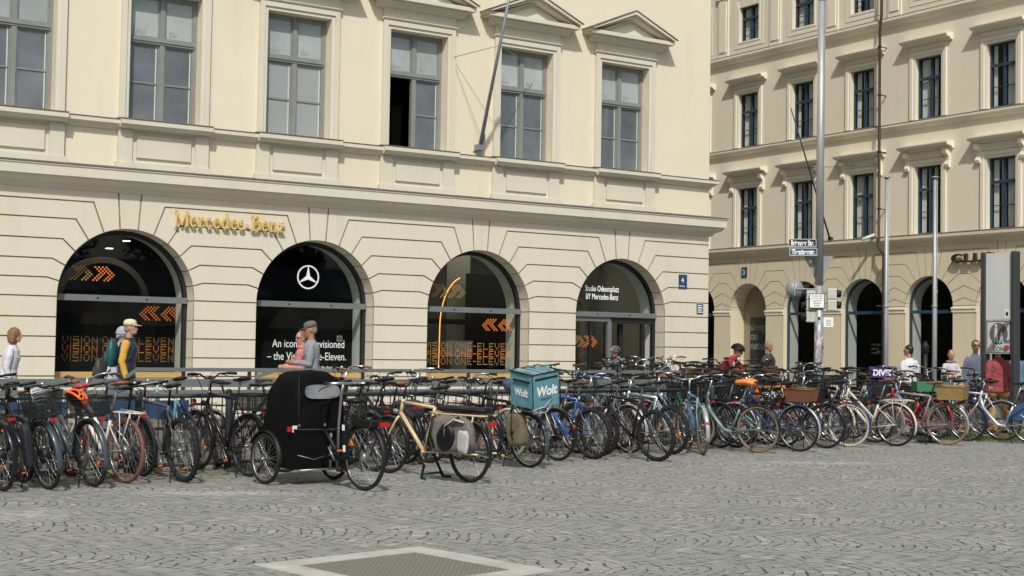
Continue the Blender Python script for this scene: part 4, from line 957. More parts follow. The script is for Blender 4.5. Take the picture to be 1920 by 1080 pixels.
def bike(label, loc, head, lean=4, frame='black', style='diamond', bar='riser', barm=None, grip=None, saddle=None, tyre='black', rim=None, guard=None, rack=True, bk=None, bkm=None,
         lamp=True, steer=8, crank=40, stand=True, cguard=None, refl=True, group='bicycles parked in the square', hub='small', battery=None, dz=0, ext=0, tail=True, hz=0, R=.345, name='bicycle', lock=None):
    fm = PT[frame]; barm = barm or BPL; grip = grip or BPL; saddle = saddle or BPL; rim = rim or (DRIM, DALL, DRIM, CHR)[BIKE_N[0] % 4]; gm = None if guard is None else (PT[guard] if guard in PT else CHR)
    tw = {'mtb': .029, 'race': .014}.get(style, .022)
    rnd = random.Random(BIKE_N[0]*13+5); BIKE_N[0] += 1
    root = thing(name, label, 'bicycle', loc, head, group); root.rotation_euler = Euler((radians(-lean), 0, head), 'XYZ'); root.location.z += dz
    wb = 1.07; A = V((-ext, 0, R)); BBk = V((.44, 0, .285)); SZ = (.80 if style in ('diamond', 'mtb', 'race') else .62)+hz; ST = V((.44-.20*SZ/.8+.02, 0, SZ)); sd = (V((ST.x, 0, ST.z))-BBk).normalized()
    SP = ST+sd*((.98+hz-ST.z)/sd.z)
    HT = V((.815, 0, .86+hz)); HB = V((.865, 0, .70+hz)); ax = (HT-HB).normalized(); F = V((wb, 0, R))
    TS = Matrix.Translation(HB) @ Matrix.Rotation(radians(steer), 4, ax) @ Matrix.Translation(-HB)
    # frame
    g = MB()
    rt = .020; rd = .025 if style != 'mtb' else .030
    if style in ('diamond', 'mtb', 'race'): g.tube([HT-ax*.02, ST], rt, fm, 8); g.tube([HB+ax*.02, BBk], rd, fm, 8)
    elif style == 'step':
        g.tube([HT-ax*.02, BBk+(ST-BBk)*.42], rt, fm, 8); g.tube([HB+ax*.02, BBk], rd, fm, 8)
    elif style == 'wave':
        g.tube([HB+ax*.08, HB+V((-.07, 0, -.11)), (.66, 0, .42), (.56, 0, .31), BBk], .029, fm, 10)
    elif style == 'dutch':
        g.tube([HB+ax*.10, (.74, 0, .62), (.62, 0, .46), BBk+(ST-BBk)*.35], rt, fm, 8); g.tube([HB, (.77, 0, .50), (.63, 0, .35), BBk], rd, fm, 8)
    g.tube([BBk, ST+sd*.01], .017, fm, 8); g.tube([HB-ax*.03, HT+ax*.02], .021, fm, 8); g.tube([BBk-V((0, .035, 0)), BBk+V((0, .035, 0))], .022, fm, 8)
    for s in (-1, 1):
        g.tube([BBk+V((-.02, s*.03, 0)), A+V((.03, s*.06, 0)), A+V((-.01, s*.065, 0))], .010, fm, 6); g.tube([ST+V((0, s*.015, -.04)), (ST+A)/2+V((0, s*.05, 0)), A+V((0, s*.065, .01))], .008, fm, 6)
    fo = g.build('frame', root)
    g = MB(); c1 = HB-ax*.035; Fp = F
    for s in (-1, 1): g.tube([c1+V((0, s*.03, 0)), c1+V((.03, s*.052, -.06)), F+V((-.05, s*.055, .12)), F+V((0, s*.055, 0))], [.015, .014, .011, .009] if style != 'mtb' else [.022, .022, .015, .012], fm if style != 'mtb' else DALL, 6)
    g.tube([c1+V((0, -.04, 0)), c1+V((0, .04, 0))], .017, fm, 6); o = g.build('fork', root); o.matrix_basis = TS
    # wheels
    m1, m2 = wheel_mesh(R, tw, rim, 'knobbly' if style == 'mtb' else tyre, 28, hub)
    m3, m4 = wheel_mesh(R, tw, rim, 'knobbly' if style == 'mtb' else tyre)
    for nm, P, ma, mb, TT in (('rear_wheel', A, m1, m2, Matrix.Identity(4)), ('front_wheel', F, m3, m4, TS)):
        w = link(nm, ma, root, M=TT @ Matrix.Translation(P) @ Matrix.Rotation(rnd.uniform(0, 6), 4, 'Y')); link('tyre', mb, w)
        if refl and rnd.random() < .4:
            for a in (.6, .6+pi): q = MB(); q.tube([(.20*cos(a-.18), .008, .20*sin(a-.18)), (.20*cos(a+.18), .008, .20*sin(a+.18))], .013, ORR, 5, flat=.6); q.build('spoke_reflector', w)
    # seat post and saddle
    g = MB(); g.tube([ST, SP], .013, DALL if rnd.random() < .6 else BPL, 7); g.build('seat_post', root)
    g = MB(); S0 = SP+V((-.02, 0, .0)); rings = []
    for t, hw, hh in ((0, .03, .01), (.03, .075, .022), (.09, .08, .026), (.15, .05, .024), (.21, .024, .02), (.27, .017, .016), (.29, .008, .008)):
        rings.append((S0+V((-.13+t, 0, .045+.012*cos(t*14))), (0, hw, 0), (0, 0, hh)))
    g.loft(rings, saddle, 12)
    for s in (-1, 1): g.tube([S0+V((-.10, s*.04, .03)), S0+V((-.02, s*.022, .0)), S0+V((.12, s*.012, .03))], .0035, DALL, 4)
    g.build('saddle', root)
    # bars
    zb = {'flat': 1.02, 'riser': 1.05, 'swept': 1.08, 'high': 1.14, 'race': .97}[bar]+hz; bc = HT+ax*((zb-HT.z-.03)/ax.z); fx = .05 if bar in ('flat', 'riser', 'race') else .02; C0 = bc+V((fx, 0, .02))
    g = MB(); g.tube([HT, bc], .0135, barm, 8); g.tube([bc, C0], .014, barm, 8)
    if bar == 'flat': half = [(0, 0, 0), (-.005, .12, .0), (-.03, .31, .005)]
    elif bar == 'riser': half = [(0, 0, -.02), (0, .06, -.02), (0, .13, .03), (-.03, .22, .035), (-.06, .32, .03)]
    elif bar == 'swept': half = [(0, 0, -.01), (.02, .08, -.01), (.035, .17, .02), (0, .24, .035), (-.09, .285, .03), (-.20, .30, .02)]
    elif bar == 'high': half = [(0, 0, -.05), (.01, .07, -.04), (.03, .15, .02), (0, .23, .04), (-.10, .29, .035), (-.20, .31, .02)]
    else: half = [(0, 0, 0), (0, .14, .0), (.02, .19, -.0), (.10, .20, .01), (.13, .20, -.06), (.06, .20, -.10)]
    for s in (-1, 1): g.tube([C0+V((x, s*y, z)) for x, y, z in half], .011, barm, 7)
    hb = g.build('handlebar', root); hb.matrix_basis = TS
    def child(g, nm): o = g.build(nm, hb); return o
    for s in (-1, 1):
        q = [C0+V((x, s*y, z)) for x, y, z in half[-2:]]; d = (q[1]-q[0]).normalized(); e = q[1]+d*.01
        g = MB(); g.tube([e-d*.125, e-d*.12, e-d*.005, e], [.012, .0165, .0165, .012], grip, 8); child(g, 'grip')
        g = MB(); l0 = e-d*.15; g.cbox(l0+V((.01, 0, -.012)), (.03, .035, .022), BPL); g.tube([l0+V((.02, 0, -.01)), l0+d*.05+V((.05, 0, -.03)), l0+d*.13+V((.045, 0, -.045))], .005, DALL if rnd.random() < .4 else BPL, 5); child(g, 'brake_lever')
    g = MB()
    for s in (-1, 1):
        e = C0+V((half[-2][0], s*half[-2][1]*.8, half[-2][2])); k = rnd.uniform(.05, .12)
        g.tube([e+V((.03, 0, -.01)), e+V((.10+k, -s*.05, .05*k)), C0+V((.10, s*.05, -.10)), HB+V((.02, s*.02, .0))], .0035, BPL, 4)
        if rnd.random() < .7: g.tube([e+V((.02, 0, -.02)), e+V((.06, -s*.08, -.08-k)), C0+V((.06, -s*.02, -.20)), HB+V((.0, -s*.025, .03))], .0035, BPL, 4)
    child(g, 'cable')
    if rnd.random() < .5: g = MB(); P = C0+V((-.005, .10, .035)); g.lathe([(.022, 0), (.022, .008), (.015, .02), (.001, .024)], rnd.choice([CHR, BPL, CHR]), 10, Matrix.Translation(P)); child(g, 'bell')
    # drive
    ca = radians(crank); g = MB(); T = Matrix.Rotation(pi/2, 4, 'X')
    M = Matrix.Translation(BBk+V((0, -.05, 0))) @ T; g.lathe([(.02, -.004), (.075, -.003), (.082, 0), (.075, .003), (.02, .004)], DALL if cguard != 'none' else BPL, 20, M)
    for s, a in ((-1, ca), (1, ca+pi)): g.tube([BBk+V((0, s*.055, 0)), BBk+V((.17*cos(a), s*.085, .17*sin(a)))], .010, DALL, 6)
    g.tube([BBk+V((0, -.05, .08)), A+V((0, -.05, .035))], .004, BPL, 4); g.tube([BBk+V((0, -.05, -.08)), A+V((.02, -.05, -.045))], .004, BPL, 4)
    g.lathe([(.015, -.012), (.04, -.01), (.045, .006), (.015, .008)], BPL, 14, Matrix.Translation(A+V((0, -.045, 0))) @ T)
    cr = g.build('crank', root)
    for s, a in ((-1, ca), (1, ca+pi)):
        g = MB(); P = BBk+V((.17*cos(a), s*.13, .17*sin(a))); g.cbox(P, (.09, .07, .02), BPL); g.cbox(P+V((.046, 0, 0)), (.004, .05, .014), ORR); g.cbox(P-V((.046, 0, 0)), (.004, .05, .014), ORR); g.build('pedal', cr)
    if cguard:
        gmat = PT.get(cguard, BPL); g = MB(); pl = [(BBk.x+.10*cos(b), BBk.z+.10*sin(b)) for b in [radians(q) for q in range(-100, 101, 20)]]+[(A.x-.02, A.z+.05), (A.x-.05, A.z), (A.x-.02, A.z-.05)]
        g.prism([(p[0], p[1]) for p in pl], -.068, -.058, gmat); g.build('chain_guard', root)
    if gm:
        for nm, P, a0, a1, TT in (('rear_mudguard', A, 10, 205, Matrix.Identity(4)), ('front_mudguard', F, 20, 185, TS)):
            g = MB(); n = 16; rg = R+.018; wg = tw+.010; vs = []
            for i in range(n+1):
                a = radians(a0+(a1-a0)*i/n)
                if nm == 'front_mudguard': a = radians(35+(190-35)*i/n)
                for (y, dr) in ((-wg, -.012), (-wg*.6, .0), (wg*.6, .0), (wg, -.012)): vs.append((P.x+(rg+dr)*cos(a), y, P.z+(rg+dr)*sin(a)))
            fs = [(i*4+j, i*4+j+1, i*4+5+j, i*4+4+j) for i in range(n) for j in range(3)]; g.add(vs, fs, gm, True)
            a = radians(185 if nm == 'rear_mudguard' else 175)
            if nm == 'front_mudguard': a = radians(60)
            for s in (-1, 1): g.tube([P+V((0, s*.06, 0)), P+V((rg*cos(a), s*wg, rg*sin(a)))], .0025, DALL, 4, cap=False)
            o = g.build(nm, root); o.matrix_basis = TT
            sm = o.modifiers.new('thick', 'SOLIDIFY'); sm.thickness = .003
    rz = R+.40
    if rack:
        rk = {'white': PT['white'], 'cream': PT['cream']}.get(frame, BPL); g = MB()
        for s in (-1, 1):
            g.tube([(.20, s*.03, rz-.0), (.12, s*.06, rz), (-.28, s*.06, rz), (-.31, s*.03, rz)], .006, rk, 5); g.tube([(-.18, s*.062, rz), (0, s*.07, R+.02)], .005, rk, 5); g.tube([(.02, s*.062, rz), (0, s*.07, R+.03)], .005, rk, 5)
        for x in (-.31, -.2, -.05, .1, .2): g.tube([(x, -.06 if -.3 < x < .15 else -.03, rz), (x, .06 if -.3 < x < .15 else .03, rz)], .005, rk, 5)
        g.tube([(-.28, 0, rz+.012), (.1, 0, rz+.03)], .004, rk, 5); g.build('carrier', root)
        if tail: g = MB(); g.cbox((-.325, 0, rz-.02), (.022, .07, .026), REDL); g.build('tail_light', root)
    elif tail and gm:
        g = MB(); g.ell((-.335, 0, R+.12), (.02, .022, .03), REDL); g.build('tail_light', root)
    if lamp:
        g = MB(); P = HB+V((.07, 0, .03)); g.lathe([(.012, -.04), (.028, -.02), (.032, .02), (.03, .025)], BPL if rnd.random() < .6 else CHR, 12, TS @ Matrix.Translation(P) @ Matrix.Rotation(pi/2, 4, 'Y')); g.lathe([(.027, .026), (.02, .03), (.001, .032)], mat('lamp_lens', (.7, .72, .7), .1), 12, TS @ Matrix.Translation(P) @ Matrix.Rotation(pi/2, 4, 'Y')); g.build('headlight', root)
    if stand:
        g = MB(); 
        if rnd.random() < .5: g.tube([(.36, .03, .26), (.30, .16, .03), (.28, .18, .012)], [.009, .008, .012], BPL, 6)
        else: g.tube([(.06, .07, R-.05), (.03, .15, .03), (.0, .16, .012)], [.009, .008, .012], BPL, 6)
        g.build('kickstand', root)
    if bk == 'rear': basket(root, (-.08, 0, rz+.01), (.40, .30, .24), BPL, .82)
    if bk == 'rear_low': basket(root, (-.06, 0, rz+.01), (.42, .32, .17), BPL, .82)
    if bk == 'front': o = basket(root, (C0.x+.19, 0, .72+hz), (.28, .36, .24), BPL, .8); o.matrix_basis = TS
    if bk == 'wicker_front': o = basket(root, (C0.x+.19, 0, .76), (.28, .36, .24), bkm or WICKD, .85, 'wicker'); o.matrix_basis = TS
    if bk == 'wicker_rear': basket(root, (-.10, 0, rz+.01), (.46, .34, .22), bkm or WICK, .88, 'wicker')
    if bk == 'crate_rear': basket(root, (-.06, 0, rz+.01), (.44, .30, .19), CRATE, .84, 'crate')
    if battery:
        g = MB(); M = Matrix.Translation((.30, 0, .52)) @ Matrix.Rotation(radians(-16), 4, 'Y')
        g.box((-.04, -.035, -.17), (.04, .035, .19), BPL, M); bevel(g.build('battery', root), .02)
    if lock:
        g = MB(); n = 40; P = ST+V((.03, .0, -.12)); g.tube([P+V((.07*cos(i*.55)+.0015*i, .03*sin(i*.3), .08*sin(i*.55)-.001*i)) for i in range(n)], .008, lock, 6); g.build('cable_lock', root)
    return root
HD = radians(98)
def P_(x, y): q = at(x, y); return (q.x, q.y, 0)

# front row, from left to right: rear wheel contact points read off the ground
FRG = 'bicycles in the front row along the railing'
def fb(x, y, label, **k):
    h = k.pop('head', 98); loc = P_(x, y); return bike(label, loc, radians(h), group=FRG, **k)
B = {}
B['edge'] = fb(6, 921, 'black city bicycle cut off by the left edge, only its rear part showing', frame='black', style='step', bar='flat', guard='black', lean=6, hub='motor')
B['silver_helmet'] = fb(92, 918, 'black electric bicycle with mesh rear basket holding the silver helmet', frame='black', style='step', bar='flat', guard='slate', bk='rear', lean=9, hub='motor', steer=-4)
B['orange_helmet'] = fb(176, 913, 'dark bicycle with low mesh basket and the orange helmet over its saddle', frame='slate', style='step', bar='flat', grip=BRN, guard='slate', bk='rear_low', lean=7, hub='big', saddle=REDL, steer=5)
B['white'] = fb(236, 906, 'white city bicycle with brown saddle, white carrier and brown rear tyre', frame='white', style='step', bar='swept', barm=CHR, grip=DBRN, saddle=BRN, tyre='brown', guard=None, lean=2, steer=3, hz=.02, hub='big', head=104)
B['shadow'] = fb(268, 893, 'dark bicycle half hidden between the white bicycle and the dark mountain bike', frame='slate', style='step', bar='flat', guard=None, rack=False, lean=5)
B['dark_mtb'] = fb(345, 904, 'dark grey mountain bike with black plastic rear mudguard and orange spoke reflectors', frame='slate', style='mtb', bar='flat', rack=False, guard=None, tail=False, lean=5, tyre='knobbly', lock=BPL)
B['white_bar'] = fb(352, 884, 'light blue racing bicycle with white taped handlebar behind the dark mountain bike', frame='lightblue', style='race', bar='race', barm=PT['white'], grip=PT['white'], rack=False, lamp=False, stand=False, hz=.04, head=93)
B['facing'] = bike('black bicycle turned front wheel towards the viewer between railing post and mountain bike', P_(398, 876), radians(-62), group=FRG, frame='black', style='step', bar='flat', guard='silver', hub='small', lean=-3)
B['trekking'] = fb(466, 894, 'black trekking bicycle with high stem and mesh basket left of the cargo trike', frame='black', style='diamond', bar='riser', guard='black', bk='rear_low', lean=1, hz=.06, steer=0, head=101)
B['wicker_handle'] = fb(735, 872, 'black bicycle with wicker front basket and brown grips behind the cargo trike', frame='black', style='step', bar='high', barm=CHR, grip=BRN, bk='wicker_front', guard='black', lean=0, hz=.04, head=116)
B['black_beside'] = fb(700, 884, 'black bicycle partly hidden by the rear of the cargo trike', frame='black', style='diamond', bar='flat', guard='black', lean=4)
B['rack_bag'] = fb(760, 870, 'black bicycle with brown saddle and wicker lidded basket left of the sand coloured cargo bicycle', frame='black', style='step', bar='flat', saddle=BRN, guard='black', lean=2, hz=-.02)
B['x1'] = fb(44, 905, 'dark bicycle wedged between the two leftmost bicycles, only bars and saddle clear', frame='black', style='diamond', bar='riser', guard='black', lean=6)
B['x4'] = fb(640, 876, 'black bicycle behind the rain hood of the cargo trike', frame='black', style='step', bar='riser', guard='black', lean=0, head=112, hz=.04)
B['x5'] = fb(805, 868, 'black bicycle with dark bars rising behind the sand coloured frame', frame='black', style='diamond', bar='riser', barm=BPL, guard='black', lean=3, head=106, hz=.04)
B['x6'] = fb(860, 862, 'dark bicycle with silver swept bars behind the cargo bag', frame='slate', style='diamond', bar='high', barm=CHR, guard='black', lean=2, head=106)
B['x7'] = fb(905, 868, 'black and brown bicycle with flat bars between cargo bag and olive pannier', frame='black', style='diamond', bar='flat', guard='black', lean=2, head=104, hz=.04)
B['x8'] = fb(1082, 850, 'black bicycle tucked between the silver framed and the bright blue bicycle', frame='black', style='dutch', bar='swept', guard='black', lean=2)
B['x10'] = fb(1350, 840, 'dark green bicycle behind the teal step-through frame', frame='green', style='dutch', bar='swept', guard='black', lean=3)
B['x11'] = fb(1470, 838, 'black bicycle behind the wooden crate bicycle', frame='black', style='diamond', bar='high', guard='black', lean=3)
B['x12'] = fb(1640, 830, 'black bicycle behind the cream sports bicycle frame', frame='black', style='dutch', bar='riser', guard='black', bk='front', lean=3, head=108)
B['x13'] = fb(1815, 824, 'black bicycle right of the wicker basket bicycle', frame='black', style='step', bar='riser', guard='black', lean=2, head=108)
# long-tail cargo bicycle
lt = P_(880, 905)
B['longtail'] = bike('sand coloured long cargo bicycle with black bench seat and double kickstand', (lt[0]+cos(radians(101))*.32, lt[1]+sin(radians(101))*.32, 0), radians(101), group=FRG, frame='sand', style='diamond', bar='riser', guard='black', rack=False, stand=False, ext=.32, lean=1, battery=True, R=.33, steer=4, bk=None)
r = B['longtail']; g = MB(); rings = []
for x, w, h in ((-.62, .05, .02), (-.60, .09, .035), (-.3, .10, .04), (.10, .095, .04), (.16, .06, .03)): rings.append(((x, 0, .80), (0, w, 0), (0, 0, h)))
g.loft(rings, BPL, 12); g.build('bench_seat', r)
g = MB()
for s in (-1, 1): g.tube([(.30, s*.05, .75), (.1, s*.11, .745), (-.62, s*.11, .745), (-.66, s*.05, .745)], .011, PT['sand'], 6); g.tube([(-.32, s*.07, .34), (-.5, s*.11, .745)], .010, PT['sand'], 6); g.tube([(-.28, s*.07, .36), (-.05, s*.11, .745)], .010, PT['sand'], 6); g.tube([(-.6, s*.14, .33), (.05, s*.14, .33), (.15, s*.06, .36)], .011, PT['sand'], 6)
g.build('cargo_rack', r)
g = MB()
for s in (-1, 1): g.tube([(.34, s*.05, .28), (.30, s*.16, .02)], .016, BPL, 7); g.tube([(.30, s*.16, .015), (.20, s*.20, .015)], .014, BPL, 7)
g.tube([(.30, -.16, .06), (.30, .16, .06)], .010, BPL, 6); g.build('double_kickstand', r)
g = MB(); g.cbox((-.68, 0, .66), (.03, .11, .05), REDL); g.build('tail_light', r)
B['wolt'] = fb(992, 877, 'black trekking bicycle under the turquoise delivery bag, front wheel at the railing', frame='black', style='diamond', bar='riser', guard='slate', lean=4, hub='big', steer=2)
B['beh_wolt'] = fb(955, 862, 'dark orange striped bicycle standing behind the bicycle with the delivery bag', frame='black', style='diamond', bar='swept', barm=CHR, tyre='cream', guard=None, lean=2, rack=False)
B['silver_fork'] = fb(1046, 864, 'silver framed bicycle with thick black tyres right of the delivery bag', frame='silver', style='diamond', bar='flat', guard='black', rack=False, lean=4, hub='motor')
B['blue_mtb'] = fb(1112, 861, 'bright blue mountain bike with knobbly tyres and dark brown saddle', frame='blue', style='mtb', bar='flat', rack=False, saddle=DBRN, tyre='knobbly', lean=4, tail=False, head=100)
B['grey_mid'] = fb(1180, 850, 'grey bicycle with pale rims half hidden between the blue and the black mountain bike', frame='grey', style='diamond', bar='swept', barm=CHR, guard='silver', rim=CHR, lean=2, rack=True)
B['black_mtb'] = fb(1232, 865, 'black mountain bike with clip-on rear mudguard in front of the dark crowd of bikes', frame='black', style='mtb', bar='flat', barm=BPL, rack=False, tyre='knobbly', lean=5, tail=False, crank=80)
B['mtb_two'] = fb(1258, 852, 'dark mountain bike directly behind the black mountain bike, only its knobbly tyre clear', frame='silver', style='mtb', bar='riser', barm=CHR, rack=False, tyre='knobbly', lean=2, tail=False)
B['blue_tour'] = fb(1308, 840, 'light blue touring bicycle with silver fork among the front row', frame='lightblue', style='step', bar='swept', barm=CHR, guard='silver', rim=CHR, lean=3)
B['pale_tyre'] = bike('blue grey bicycle with cream tyre and silver mudguard, front wheel towards the viewer', P_(1318, 853), radians(62), group=FRG, frame='lightblue', style='diamond', bar='swept', barm=CHR, guard='silver', tyre='gum', rim=CHR, lean=2, rack=False)
B['teal'] = fb(1422, 849, 'teal step-through bicycle with an orange rain cover on its saddle', frame='teal', style='wave', bar='swept', barm=CHR, guard='black', tyre='gum', cguard=None, lean=3, head=110, hub='big')
B['teal_black'] = fb(1392, 836, 'black city bicycle with silver mudguard just behind the teal bicycle', frame='black', style='dutch', bar='swept', guard='silver', lean=2)
B['crate'] = fb(1498, 847, 'dark blue bicycle carrying a brown wooden crate on its rear carrier', frame='navy', style='step', bar='swept', barm=CHR, guard='silver', bk='crate_rear', lean=3, head=108, rim=DALL)
B['front_net'] = fb(1452, 832, 'black bicycle with black mesh front basket beside the orange saddle cover', frame='black', style='diamond', bar='swept', barm=CHR, bk='front', guard='black', lean=2)
B['red_lights'] = fb(1548, 841, 'black bicycle with red rear reflector between wooden crate bicycle and cream bicycle', frame='black', style='dutch', bar='flat', guard='black', lean=2, head=104, hub='big')
B['cream'] = fb(1680, 837, 'cream white sports bicycle with slim step-through frame and brown saddle', frame='cream', style='step', bar='flat', barm=CHR, saddle=DBRN, guard='cream', rim=CHR, lean=3, head=106, steer=0, hz=.03)
B['cream_tyres'] = fb(1592, 838, 'bicycle with broad cream tyres whose rear wheel shows left of the cream frame', frame='navy', style='dutch', bar='high', barm=CHR, guard='navy', tyre='cream', lean=2, head=112)
B['pink'] = fb(1776, 835, 'dusty mauve bicycle with long golden wicker basket on the rear carrier', frame='mauve', style='diamond', bar='swept', barm=CHR, saddle=BRN, guard='silver', rim=CHR, tyre='gum', cguard='mauve', bk='wicker_rear', lean=3, head=112)
B['red'] = fb(1752, 824, 'bright red bicycle standing behind the wicker basket bicycle', frame='red', style='dutch', bar='high', grip=DBRN, guard='red', cguard='red', lean=1, head=100)
B['silver_tourer'] = fb(1880, 826, 'silver bicycle with orange stripe on the down tube and wire lamp basket', frame='silver', style='diamond', bar='riser', barm=CHR, guard='silver', rim=CHR, lean=3, head=114, bk='front')
B['rental'] = fb(1935, 833, 'silver hire bicycle with dark blue skirt guard at the right edge', frame='silver', style='wave', bar='riser', barm=DALL, guard='navy', rim=CHR, lean=3, head=116, steer=-6)
B['brown_tyre'] = fb(1850, 820, 'dark bicycle with brown red tyres beside the info pillar foot', frame='black', style='dutch', bar='high', grip=BRN, tyre='brown', guard='black', lean=1, head=112)
# blue skirt guard of the hire bicycle
g = MB(); pl = [(-.38*cos(radians(a)), .345+.385*sin(radians(a))) for a in range(20, 181, 16)]+[(.37, .44), (.22, .40), (.05, .40)]
for s in (.045, -.053): g.prism(pl, s, s+.006, mat('hire_blue', (.035, .075, .16), .35, 0, 4, .1))
g.build('skirt_guard', B['rental'])
g = MB(); a_, b_ = V((.84, 0, .66)), V((.47, 0, .33)); 
for s in (-1, 1): g.tube([a_.lerp(b_, .25)+V((0, s*.019, 0)), a_.lerp(b_, .62)+V((0, s*.019, 0))], .012, ORR, 6, flat=.5)
g.build('stripe', B['silver_tourer'])

# rows behind, filling the square in front of the shop door and the street corner
ROWS = [('second row', 18.35, 12.7, 22.4, .56, -84, 1), ('third row', 19.7, 14.6, 22.9, .60, 97, 2), ('rear row', 22.9, 17.2, 23.6, .58, -84, 3)]
ORD = ['first', 'second', 'third', 'fourth', 'fifth', 'sixth', 'seventh', 'eighth', 'ninth', 'tenth', 'eleventh', 'twelfth', 'thirteenth', 'fourteenth', 'fifteenth', 'sixteenth', 'seventeenth', 'eighteenth', 'nineteenth', 'twentieth', 'twenty-first']
rr = random.Random(21)
BN = {'high': 'high bars', 'swept': 'swept bars', 'flat': 'flat bars', 'riser': 'raised bars', 'race': 'drop bars'}
for rn, Y, s0, s1, st_, hd, sd_ in ROWS:
    x = s0; i = 0
    while x < s1 and i < 21:
        fr_ = rr.choice(['black']*7+['slate', 'slate', 'grey', 'silver', 'silver', 'blue', 'navy', 'green', 'red', 'teal', 'burgundy', 'white', 'lightblue', 'orange'])
        style = rr.choice(['diamond', 'diamond', 'step', 'dutch', 'dutch', 'mtb', 'wave']); br_ = rr.choice(['flat', 'riser', 'swept', 'swept', 'high', 'high']) if style != 'mtb' else 'flat'
        bm_ = rr.choice([BPL, BPL, BPL, BPL, CHR, DALL, DALL]); gr = rr.choice([BPL]*6+[DBRN, BRN]); sa = rr.choice([BPL]*8+[DBRN, BRN]); bk = rr.choice([None]*5+['front', 'rear', 'rear_low', 'wicker_front'])
        col = {'lightblue': 'light blue', 'slate': 'dark slate'}.get(fr_, fr_)
        lab = f"{col} bicycle with {BN[br_]}{' and basket' if bk else ''}, {ORD[i]} from left in the {rn}"
        yy = Y+rr.uniform(-.15, .15); up = .12 if (x < 21.4 and yy > 18.7) else 0
        bike(lab, (x, yy, up), radians(hd+rr.uniform(-9, 9)), group='bicycles in the '+rn, frame=fr_, style=style, bar=br_, barm=bm_, grip=gr, saddle=sa, guard=rr.choice([None, 'black', 'silver', 'black']) if style != 'mtb' else None,
             rack=style != 'mtb', bk=bk, lean=rr.uniform(-2, 7), steer=rr.uniform(-25, 25), hz=rr.uniform(0, .08), crank=rr.uniform(0, 180), tyre='knobbly' if style == 'mtb' else 'black', rim=rr.choice([DALL, DRIM, BPL, DRIM]), lamp=rr.random() < .7)
        x += st_*rr.uniform(.75, 1.25); i += 1

# ------------------------------------------------------------------ cargo trike
CAN = mat('black_canvas', (.0035, .0036, .0038), .9, 0, 3, .35, .25, 12, spec=.12)
BOXM = mat('black_box_panel', (.0035, .0035, .004), .6, 0, 4, .2, spec=.2)
tr = thing('cargo_trike', 'black cargo trike with tall black rain hood over its front box', 'cargo trike', P_(682, 920), radians(33.3+96), None)
tr.rotation_euler[2] = radians(90+42-33.3)+radians(2)
WBx = 1.12
m1, m2 = wheel_mesh(.34, .022, DALL, 'black', 28, 'big'); w = link('rear_wheel', m1, tr, (0, 0, .34)); link('tyre', m2, w)
m1, m2 = wheel_mesh(.27, .022, DALL, 'black', 28, 'small')
for s in (-1, 1):
    w = link('front_wheel', m1, tr, (WBx, s*.45, .27)); link('tyre', m2, w)
    g = MB(); vs = []
    for i in range(13):
        a = radians(30+160*i/12)
        for y in (-.035, .035): vs.append((WBx+.30*cos(a), s*.45+y, .27+.30*sin(a)))
    g.add(vs, [(i*2, i*2+1, i*2+3, i*2+2) for i in range(12)], BPL, True); o = g.build('mudguard', tr); o.modifiers.new('t', 'SOLIDIFY').thickness = .004
    g = MB(); g.cbox((WBx-.36, s*.40, .60), (.02, .05, .05), REDL); g.cbox((WBx-.365, s*.34, .60), (.015, .05, .07), WHITE if s > 0 else BOXM); g.build('side_light', tr)
g = MB(); x0, x1 = WBx-.40, WBx+.30
vs = [(x0+.06, -.30, .17), (x1-.12, -.30, .17), (x1-.12, .30, .17), (x0+.06, .30, .17), (x0, -.36, .60), (x1, -.36, .60), (x1, .36, .60), (x0, .36, .60)]
g.add(vs, [(3, 2, 1, 0), (4, 5, 6, 7), (0, 1, 5, 4), (1, 2, 6, 5), (2, 3, 7, 6), (3, 0, 4, 7)], BOXM); g.build('box', tr)
def hood():
    g = MB(); rings = []
    # rows of the hood, swept across: outline in x-z, domed
    secs = [(.60, 0, 0, .355), (.80, .01, .03, .35), (.96, .02, .07, .335), (1.06, .04, .12, .31), (1.14, .08, .19, .265), (1.19, .15, .25, .20), (1.21, .23, .29, .12)]
    n = 24
    for z, fa, fb_, hw in secs:
        xa, xb = x0-.015+fa, x1+.01-fb_; cx = (xa+xb)/2; hx = (xb-xa)/2; ring = []
        for j in range(n):
            t = 2*pi*j/n; c, s = cos(t), sin(t); e = .38
            ring.append((cx+hx*math.copysign(abs(c)**e, c)+.006*sin(5*t+z*9), hw*math.copysign(abs(s)**e, s)+.006*sin(7*t+z*13), z+.008*sin(3*t)))
        rings.append(ring)
    vs = [p for r_ in rings for p in r_]; fs = [(i*n+j, i*n+(j+1) % n, (i+1)*n+(j+1) % n, (i+1)*n+j) for i in range(len(rings)-1) for j in range(n)]
    fs.append(tuple((len(rings)-1)*n+j for j in range(n))); g.add(vs, fs, CAN, True); return g
o = hood().build('rain_hood', tr)
sb = o.modifiers.new('s', 'SUBSURF'); sb.levels = sb.render_levels = 2
tx = bpy.data.textures.new('canvas_sag', 'CLOUDS'); tx.noise_scale = .22; tx.noise_depth = 2; d_ = o.modifiers.new('d', 'DISPLACE'); d_.texture = tx; d_.strength = .05; d_.mid_level = .55
g = MB()
for s in (-1, 1): g.tube([(x0-.02, s*.33, .62), (x0-.01, s*.325, .85), (x0+.03, s*.30, 1.02), (x0+.10, s*.25, 1.13), (x0+.2, s*.17, 1.18)], .007, mat('hood_seam', (.006, .006, .006), .8), 5)
g.build('seam', tr)
WINM = mat('scratched_clear_film', (.20, .22, .23), .12, 0, 6, .5, spec=.9)
g = MB(); pl = []
